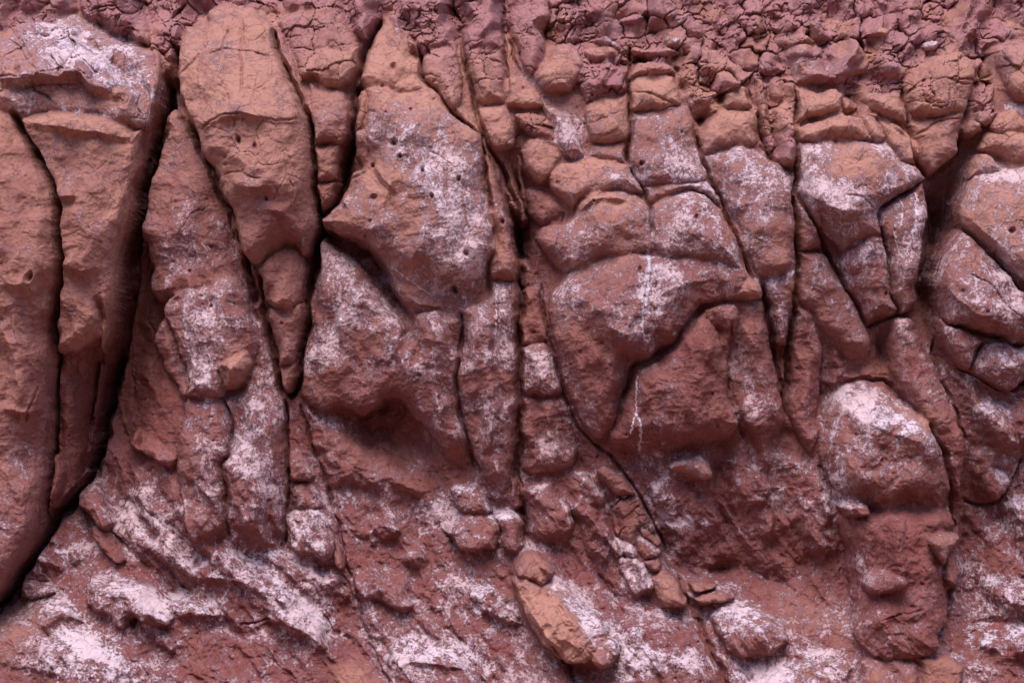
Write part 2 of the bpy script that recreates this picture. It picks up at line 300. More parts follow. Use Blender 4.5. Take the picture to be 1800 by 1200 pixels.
(BL,'low frosted step under the tall grey block',34,30,18,3,.4,.65,.15,0,'1130,330 1160,324 1200,318 1248,313 1264,345 1276,384 1262,362 1236,338 1204,330 1168,344 1144,358'),
(BL,'cracked orange-brown lumps slanting down beside the domed cap stone',-28,46,24,3,.6,.04,.25,.75,'1190,128 1214,90 1260,92 1300,112 1318,140 1300,152 1270,160 1262,196 1232,212 1216,200 1200,160'),
(BO,'round brown block perched on the second frosted column',4,42,20,3,.8,.08,.1,0,'1270,166 1286,152 1308,144 1322,156 1326,186 1304,194 1276,190'),
(BL,'orange saddle-shaped block with a hollow, topping the second frosted column',16,44,22,3,.85,.2,.05,0,'1232,242 1262,205 1276,192 1320,192 1329,214 1331,258 1300,256 1262,262 1240,272'),
(CO,'second frosted column, broad and tapering downwards right of the tall grey block',24,50,36,3,.45,.55,.15,0,'1242,274 1270,264 1300,257 1336,264 1370,284 1390,308 1397,340 1399,380 1401,420 1401,468 1370,480 1345,489 1325,475 1310,440 1295,395 1270,350 1252,310'),
(BL,'pale-lidded wedge block hanging below the second frosted column',28,40,18,2,.4,.6,.15,0,'1338,492 1370,482 1401,472 1403,500 1398,540 1386,568 1380,606 1366,606 1356,566 1350,530'),
(ST,'small loose brick-like stone wedged in the crack below the hanging wedge',-25,22,9,2,.45,.05,.1,0,'1366,634 1386,632 1388,660 1382,686 1374,690 1368,660'),
(SL,'narrow strip between the largest boulder and the second frosted column',14,26,12,3,.4,.3,.1,0,'1284,402 1298,392 1314,430 1330,478 1320,486 1302,452'),
(CO,'small fractured purple-brown column right of the round perched block',-10,42,18,3,.5,.03,.3,.65,'1352,140 1398,138 1401,200 1401,262 1394,292 1378,292 1366,262 1358,200'),
(CO,'knobby dark fringe of lumps between the two small brown columns at upper right',-20,34,14,3,.5,.03,.3,.8,'1326,140 1348,150 1356,200 1364,256 1350,262 1338,226 1330,190'),
# ---- right
(BL,'mushroom-capped orange block on top of the crusted block at right',8,42,18,3,.8,.06,.1,0,'1398,158 1416,153 1440,162 1474,158 1480,192 1450,202 1420,208 1400,216'),
(BL,'wide orange pillow rock laid across the top of the crusted block',26,40,20,3,.9,.08,.03,0,'1404,222 1440,212 1480,197 1510,210 1532,232 1536,246 1500,246 1462,242 1430,250 1406,250'),
(BL,'short sausage-shaped rock between the orange pillow rock and the overhanging lip',30,36,16,3,.85,.06,.03,0,'1508,206 1524,205 1546,216 1561,242 1548,252 1526,240'),
(BL,'smooth orange lip overhanging the right side of the crusted block',36,40,20,3,.85,.06,.03,0,'1544,214 1580,220 1614,244 1621,268 1612,289 1584,284 1566,258'),
(BO,'thickly crusted block with an orange patch on its brow, upper right',40,48,34,3,.45,.68,.12,0,'1404,252 1440,248 1500,246 1560,250 1578,274 1608,290 1621,312 1604,330 1548,366 1553,412 1500,430 1482,440 1452,412 1422,372 1404,332 1402,288'),
(SL,'white-veined slab right of the long open joint, upper right',30,40,20,2,.35,.55,.2,0,'1548,372 1600,336 1619,320 1623,360 1621,400 1612,440 1608,490 1600,540 1582,552 1573,510 1565,460 1558,420'),
(SL,'frosted slab with a broken foot left of the white-veined slab',34,40,20,2,.3,.52,.1,0,'1480,442 1500,430 1536,410 1553,420 1561,460 1570,500 1578,545 1540,562 1522,572 1508,545 1495,510 1482,480'),
(BL,'small square grey block held between two cracks left of the crusted block',16,34,14,2,.4,.4,.2,0,'1406,360 1418,364 1432,384 1446,432 1426,438 1407,440'),
(BL,'upright brown knob set in the left face of the crusted block',52,28,14,3,.5,.35,.1,0,'1419,330 1436,328 1448,350 1450,384 1440,402 1426,372'),
(CO,'frosted shoulder block below the small square grey block',28,42,28,3,.35,.42,.1,0,'1405,446 1448,440 1472,476 1502,522 1526,590 1531,640 1500,650 1470,604 1440,572 1416,540 1404,520'),
(CO,'slim flecked shaft right of the deep crack, ending in a pale bulb',24,36,24,4,.25,.35,.1,0,'1398,540 1436,556 1446,600 1446,660 1440,720 1441,778 1426,796 1404,772 1388,722 1386,660 1392,600'),
(BL,'smooth red wedge plane above the bright-topped boulder',20,30,26,6,.22,.15,.05,0,'1446,604 1476,596 1502,652 1530,644 1552,668 1520,668 1482,684 1448,704'),
(BO,'bright-topped boulder with a white and orange brow at the lower right',36,52,50,4,.35,.45,.1,0,'1447,722 1480,682 1530,668 1570,690 1610,724 1645,754 1662,798 1671,860 1660,892 1600,886 1540,892 1490,876 1460,846 1442,802'),
(BO,'massive plain red block below the bright-topped boulder',62,34,60,4,0.27,0.22,.08,0,'1472,884 1530,888 1600,884 1666,884 1672,930 1666,1000 1666,1060 1662,1100 1650,1114 1645,1142 1600,1162 1540,1154 1508,1120 1498,1050 1488,960'),
(CO,'long curved shaft arching over the right side of the bright-topped boulder',26,44,28,3,.28,.42,.1,0,'1566,566 1582,556 1602,562 1617,600 1642,650 1662,690 1691,740 1700,790 1691,830 1685,870 1674,862 1664,800 1647,756 1612,716 1578,680 1562,640'),
(BO,'big round-cornered frosted boulder at the right, below the long crack',50,52,36,3,.4,.58,.1,0,'1692,409 1712,416 1760,461 1796,506 1900,560 1900,612 1800,604 1750,590 1700,574 1670,569 1649,540 1643,500 1651,450 1667,422'),
(BO,'pitted tan boulder at the right edge above the big frosted one',56,50,34,3,.7,.45,.05,0,'1706,316 1730,303 1900,300 1900,548 1800,490 1762,455 1712,412 1683,395 1680,362 1694,336'),
(BL,'small pyramid-shaped tan block on top of the pitted tan boulder',38,36,16,3,.9,.08,.03,0,'1718,278 1728,271 1746,276 1762,302 1736,308 1702,314 1708,292'),
(BL,'row of smooth orange lumps at the right edge above the pyramid block',24,40,18,3,.85,.05,.03,.12,'1720,266 1728,236 1760,228 1900,232 1900,288 1790,290 1768,276 1740,270'),
(BL,'rounded orange lump at the right edge with a smaller one on its shoulder',8,38,18,3,.8,.05,.1,.1,'1738,222 1760,200 1784,194 1804,212 1900,214 1900,232 1772,238 1746,232'),
(BL,'triangular frosted block under the big frosted boulder at right',44,36,20,3,.3,.52,.1,0,'1646,562 1680,575 1720,590 1731,600 1716,628 1701,648 1680,640 1656,612 1646,590'),
(BL,'frosted pentagonal block with a dark gap beneath, at the right edge',52,38,22,3,.3,.62,.1,0,'1732,602 1770,605 1820,614 1900,640 1900,668 1800,666 1771,687 1740,672 1706,648 1720,626'),
(CO,'mottled lower mass under the triangular and pentagonal blocks at right',20,44,36,5,.25,.4,.1,0,'1652,626 1700,652 1750,686 1790,694 1900,690 1900,800 1800,800 1776,850 1746,884 1712,872 1696,832 1702,790 1692,740 1666,690'),
(ST,'egg-shaped flecked stone at the foot of the mottled mass, lower right',50,30,16,3,.3,.5,.1,0,'1723,836 1740,822 1764,825 1772,844 1761,868 1743,882 1729,865'),
(CO,'bulging orange pillar head of fitted lumps at the top right',8,62,34,3,.75,.03,.15,.5,'1590,142 1620,112 1650,100 1692,92 1713,126 1711,166 1694,200 1650,206 1604,206 1593,180'),
(BL,'tapering keel block hanging under the bulging orange pillar head',22,48,24,3,.55,.15,.1,.12,'1598,214 1650,202 1692,196 1686,240 1676,272 1650,290 1626,310 1618,280 1608,248'),
(ST,'small round brown boulder beside the keel block in the right recess',-40,28,14,3,.6,.08,.1,0,'1687,226 1700,214 1718,219 1729,234 1712,242 1692,240'),
(BL,'rounded overhanging brown block between the orange pillow rock and the pillar head',2,44,20,3,.65,.04,.15,.1,'1512,178 1530,166 1562,162 1584,166 1596,196 1597,222 1580,216 1552,208 1532,198'),
(BL,'large tan block group at the upper right edge',-18,52,28,3,.75,.03,.15,.15,'1744,92 1768,74 1900,68 1900,176 1790,176 1771,164 1758,130'),
(BL,'pale light-topped boulder high on the rubble slope right of centre',-30,40,20,3,.75,.25,.2,.1,'1445,92 1470,73 1494,68 1514,85 1530,106 1520,130 1482,138 1456,130'),
(BL,'slanting pale slab in the rubble slope near the top edge',-60,36,16,3,.75,.3,.2,.05,'1418,42 1428,34 1446,46 1463,68 1440,74 1424,64'),
(BL,'pale broad-faced slab with a cracked base under the slanting pale slab',-20,40,18,3,.5,.22,.3,.2,'1392,112 1420,102 1444,110 1458,128 1460,150 1420,152 1394,150'),
(ST,'tiny bright white stone in the rubble above the bulging pillar head',-40,26,8,2,.3,1.3,.0,0,'1624,84 1630,76 1640,73 1652,78 1652,88 1640,91 1628,90'),
(ST,'tiny bright white stone in the rubble above the domed cap stone',-62,26,8,2,.3,1.2,.0,0,'1168,72 1176,64 1188,64 1196,71 1190,82 1174,82'),
(BL,'smooth orange loaf lying in the rubble behind the domed cap stone',-50,38,16,3,.7,.25,.3,.15,'1108,88 1130,82 1170,84 1196,92 1180,100 1150,98 1112,98'),
(BL,'pale mauve flat stone in the rubble, left of the bulging pillar head',-18,32,14,3,.4,.3,.6,.1,'1548,120 1560,110 1584,114 1592,130 1580,140 1560,136'),
# ---- lower centre and right
(SL,'long tan slab lying diagonally with one white upper side, bottom centre',95,30,8,2,.95,.15,0,0,'903,1018 926,1014 956,1026 976,1018 1000,1034 1028,1062 1052,1085 1066,1112 1064,1134 1048,1156 1030,1166 1003,1164 974,1146 946,1120 930,1083 914,1046'),
(BO,'lumpy brown rock resting on the upper end of the diagonal tan slab',100,36,16,2,.55,.02,.05,.15,'909,992 918,973 940,971 958,985 970,1006 962,1024 952,1030 926,1018 910,1010'),
(ST,'smooth forked brown stone leaning on the lower end of the diagonal tan slab',125,28,13,2,.6,.03,.05,0,'1040,1160 1054,1134 1070,1120 1084,1130 1087,1148 1075,1165 1056,1172'),
(BO,'crusted rounded rib right of the knobby foot, lower centre',18,38,28,4,.3,.42,.1,0,'920,856 940,845 970,850 986,880 1003,896 1006,924 994,962 960,980 932,950 924,900'),
(BO,'paler rounded rib left of the crumbly brown chain, lower centre',18,38,28,5,.28,.42,.12,0,'984,826 1010,815 1040,818 1064,834 1078,866 1074,892 1079,940 1080,990 1056,998 1030,964 1010,920 1004,880'),
(SL,'smooth slanting brown slab at the head of the crumbly brown chain',26,24,12,3,.45,.15,.1,0,'1052,824 1068,818 1090,835 1112,866 1100,872 1080,868 1064,846'),
(BL,'crumbly brown chain of small fragments running down the gully',24,28,16,3,.45,.2,.1,.7,'1077,872 1100,870 1125,880 1137,902 1152,932 1146,942 1126,934 1118,960 1086,946 1076,912'),
(BL,'white-topped small block below the crumbly brown chain',30,24,12,2,.35,.7,.1,0,'1082,946 1110,948 1122,964 1121,976 1091,979 1085,962'),
(BL,'long crusted block below the white-topped small block',34,28,16,3,.35,.7,.1,0,'1090,981 1120,978 1142,1006 1150,1040 1128,1062 1110,1042 1096,1012'),
(ST,'upright frosted stone at the right of the gully chain',44,26,11,2,.45,.5,.05,0,'1121,946 1132,940 1150,955 1162,972 1158,981 1133,981 1122,966'),
(ST,'small brown stone just under the upright frosted stone',40,24,9,2,.6,.05,.05,0,'1131,985 1154,982 1163,994 1158,1004 1146,1003'),
(ST,'thin brown stone lying over the upright frosted stone',48,20,8,2,.6,.03,.05,0,'1126,931 1138,930 1150,942 1162,956 1155,963 1140,951'),
(BO,'smooth brown loaf-shaped boulder at the lower end of the gully chain',44,36,17,3,.6,.05,.1,0,'1145,1018 1159,1003 1176,1008 1191,1025 1204,1050 1199,1062 1170,1065 1156,1050'),
(BO,'tan-sided knob jutting out under the drip-marked boulder',38,36,17,3,.7,.35,.05,0,'1178,821 1200,806 1225,800 1245,808 1251,826 1248,838 1220,836 1192,829'),
(BO,'broad salt-streaked slope face under the tan-sided knob',4,34,34,8,.25,.5,.1,0,'1116,842 1180,832 1240,842 1262,900 1242,958 1204,982 1170,968 1148,920'),
(BO,'dusty red shelf stone with a rounded lip right of the loaf-shaped boulder',32,28,12,4,.5,.05,0,0,'1218,1046 1250,1040 1280,1038 1296,1050 1276,1062 1232,1060'),
(ST,'small dusty stone layered on top of the dusty red shelf stone',26,24,11,4,.5,.05,0,0,'1212,1022 1236,1018 1258,1030 1240,1038 1220,1036'),
(BO,'stout flecked boulder right of the dark diagonal channel, bottom',16,46,28,4,.35,.5,.1,0,'1250,1082 1280,1060 1312,1060 1350,1075 1380,1100 1386,1126 1350,1152 1290,1152 1266,1120'),
(BO,'red rib with white splashes at the bottom, left of the diagonal channel',18,46,36,6,.22,.4,.05,0,'1068,1130 1100,1064 1150,1060 1200,1068 1236,1110 1251,1150 1272,1200 1310,1330 1060,1330 1050,1190'),
(BO,'dull crusted mound below the diagonal tan slab at the bottom edge',8,38,30,5,.25,.4,.1,0,'870,1130 905,1118 940,1112 985,1150 1001,1182 1030,1330 880,1330'),
(BO,'big white-crusted dome at the bottom edge right of centre',16,50,36,5,.45,0.65,.05,0,'1296,1210 1320,1190 1352,1168 1382,1148 1405,1140 1450,1135 1496,1160 1516,1196 1540,1330 1290,1330'),
(BL,'dusty ledge block at the bottom edge with pale patches',26,36,16,3,.5,.35,.05,.05,'1512,1164 1560,1155 1600,1159 1618,1180 1620,1330 1528,1330'),
(BL,'square-cornered dusty ledge block ending the bottom right shelf',34,36,14,2,.55,.05,.03,.05,'1606,1160 1650,1154 1690,1164 1694,1198 1700,1330 1622,1330 1620,1184'),
(BL,'angular pale-topped knob on the right edge of the massive red block',128,30,14,3,.55,.35,.05,0,'1630,950 1650,937 1675,938 1677,950 1667,970 1655,992 1641,972'),
(SL,'thin sliver under the angular pale-topped knob',96,24,10,3,.35,.1,.05,0,'1664,966 1681,974 1684,1008 1675,1030 1662,1020'),
(BO,'wedge-nosed mauve boulder embedded in the massive red block',128,26,18,3,.35,.3,.2,0,'1514,1022 1530,1004 1556,1002 1590,1018 1594,1028 1570,1042 1545,1046 1520,1036'),
(ST,'flat crusted brick set under the bright-topped boulder',110,22,9,3,.35,.4,.05,0,'1478,890 1500,885 1522,888 1526,902 1486,907'),
(BO,'low flecked swelling at the right edge beneath the egg-shaped stone',8,38,30,6,.25,.5,.1,0,'1748,880 1790,860 1900,850 1900,960 1800,958 1766,930'),
(BO,'white-patched swelling at the right edge, upper of two near the bottom corner',4,34,26,8,.25,.55,.05,0,'1718,1016 1780,1008 1900,1030 1900,1090 1780,1084 1732,1060'),
(BO,'white-rimmed swelling in the bottom right corner, lower of two',4,34,26,8,.25,.6,.05,0,'1706,1120 1760,1102 1900,1094 1900,1170 1760,1170 1716,1150'),
(BO,'pale-crowned knob topping the knobby foot at lower centre',38,34,16,3,.4,.65,.1,0,'792,860 810,850 840,855 856,875 868,900 830,906 804,892'),
(BO,'crusted bulb forming the left half of the knobby foot',36,34,20,4,.3,.45,.1,0,'784,932 800,907 850,902 872,910 880,932 870,968 850,966 812,966 795,950'),
(BO,'crusted bulb forming the right half of the knobby foot',36,34,16,3,.3,.5,.1,0,'870,908 884,900 904,903 919,925 921,960 906,972 886,962 880,936'),
(SL,'small smooth rock post above the right half of the knobby foot',26,28,11,3,.35,.4,.1,0,'898,846 912,838 922,858 920,892 906,896 900,872'),
(BL,'dull grey crusted panel low in the central slot below the black hollow',26,32,20,4,.3,.65,.25,0,'915,612 955,598 970,630 985,660 993,690 950,694 920,690 915,650'),
(CO,'flecked toe below the grey panel in the central slot',22,34,28,4,.28,.4,.1,0,'915,698 990,696 1005,740 1016,790 1008,818 960,832 920,822 915,760'),
(BL,'plain dark panel above the grey panel in the central slot',14.5,28,18,4,.28,.1,.1,0,'918,512 944,510 952,540 962,596 918,606 915,560'),
(ST,'lumpy dark stone lodged at the bottom of the black hollow',-50,28,13,2,.35,.25,.2,.15,'912,456 930,464 946,494 940,508 921,506 912,482'),
(BO,'flecked round shoulder under the reddish shaft right of centre',6,34,30,7,.25,.45,.1,0,'1262,800 1300,780 1340,806 1362,850 1352,900 1310,920 1280,890 1264,850'),
(BO,'mottled low mound between the slim shaft and the massive red block',4,32,30,8,.25,.45,.1,0,'1370,800 1410,790 1450,840 1480,900 1486,960 1450,1000 1410,980 1380,920 1366,860'),
(BL,'twin frosted lobes low at the right edge below the mottled mass',26,34,24,5,.3,.55,.1,0,'1704,700 1730,694 1762,712 1790,740 1800,790 1770,800 1730,780 1708,750'),
(BL,'creamy flat block with a dark split beneath it, high on the right rubble slope',-30,34,14,3,.7,.3,.15,.05,'1385,96 1392,81 1420,78 1444,82 1447,102 1420,100 1395,104'),
(ST,'pale oval lump with a dark shadowed base near the top edge, right of centre',-62,32,12,3,.75,.25,.1,0,'1356,46 1370,34 1390,33 1399,48 1380,57 1360,55'),
(BL,'long pale lump just above the creamy flat block',-48,32,13,3,.75,.28,.1,0,'1364,68 1385,60 1412,62 1431,75 1400,80 1370,78'),
(ST,'pale orange lump alone in the mauve rubble left of the tiny white stone',-55,30,11,3,.8,.2,.1,0,'1520,62 1538,50 1560,55 1552,68 1526,67'),
(ST,'small orange stone sitting behind the sausage-shaped rock',6,30,12,3,.85,.06,.05,0,'1480,174 1495,169 1509,184 1501,196 1485,195'),
(ST,'small orange stone above the round brown boulder in the right recess',-20,30,12,3,.8,.06,.1,0,'1714,202 1729,198 1742,212 1733,222 1718,220'),
(BL,'squat orange block left of the purple splintered block',-30,34,14,3,.75,.15,.15,.1,'1030,90 1050,82 1072,85 1080,100 1060,106 1036,103'),
(SL,'slanting pale mauve slab above the squat orange block',-45,28,10,3,.45,.35,.5,0,'1044,67 1062,64 1084,78 1089,96 1070,84 1050,76'),
(SL,'short pale slab high in the rubble above the smooth orange loaf',-75,28,10,3,.5,.2,.5,0,'1088,37 1101,32 1129,32 1125,42 1100,46'),
(BL,'orange lump between the mushroom-capped block and the mauve slope',13,34,14,3,.8,.05,.15,.1,'1440,176 1452,160 1470,158 1482,170 1476,190 1452,194'),
(BO,'domed flecked swelling right of the long slanting crack, above the stones at lower centre',0,30,30,7,.25,.45,.1,0,'600,890 640,880 690,890 720,920 700,950 650,962 615,950'),
(BO,'smooth dusty red apron at the bottom edge beside the slanting crack',6,30,26,6,.5,.05,.05,0,'585,1170 610,1150 640,1150 668,1185 690,1240 640,1330 580,1330'),
]
# rocks whose feet (or tops) run into the slope instead of ending in a gap: label start -> (from, to) share of their height
FADE = {'very wide central': (.70, 1.03), 'tapering keel': (.9, 1.4), 'heavily white': (.9, 1.5), 'flat-topped tapering': (.85, 1.2), 'blotchy shaft': (.8, 1.1), 'salt-streaked shaft': (.85, 1.12), 'reddish shaft': (.7, 1.15), 'slim flecked shaft': (.85, 1.2), 'long salt-washed': (.85, 1.05),
 'broad tilted salt': (.8, 1.02), 'mottled lower mass': (.8, 1.1), 'reddish boulder with two': (.75, 1.1), 'massive plain red': (.0, -.12), 'bright-topped boulder': (.72, 1.25),
 'paler rounded rib': (.6, 1), 'crusted rounded rib': (.6, 1), 'smooth red wedge': (.5, 1), 'elongated grey': (.0, -.6), 'frosted shoulder block': (.75, 1.05),
 'dark lower shaft': (.8, 1.05), 'long crusted block below the white': (.6, 1.0), 'largest, lowest block': (.75, 1.1), 'curled finger': (.0, -.9)}
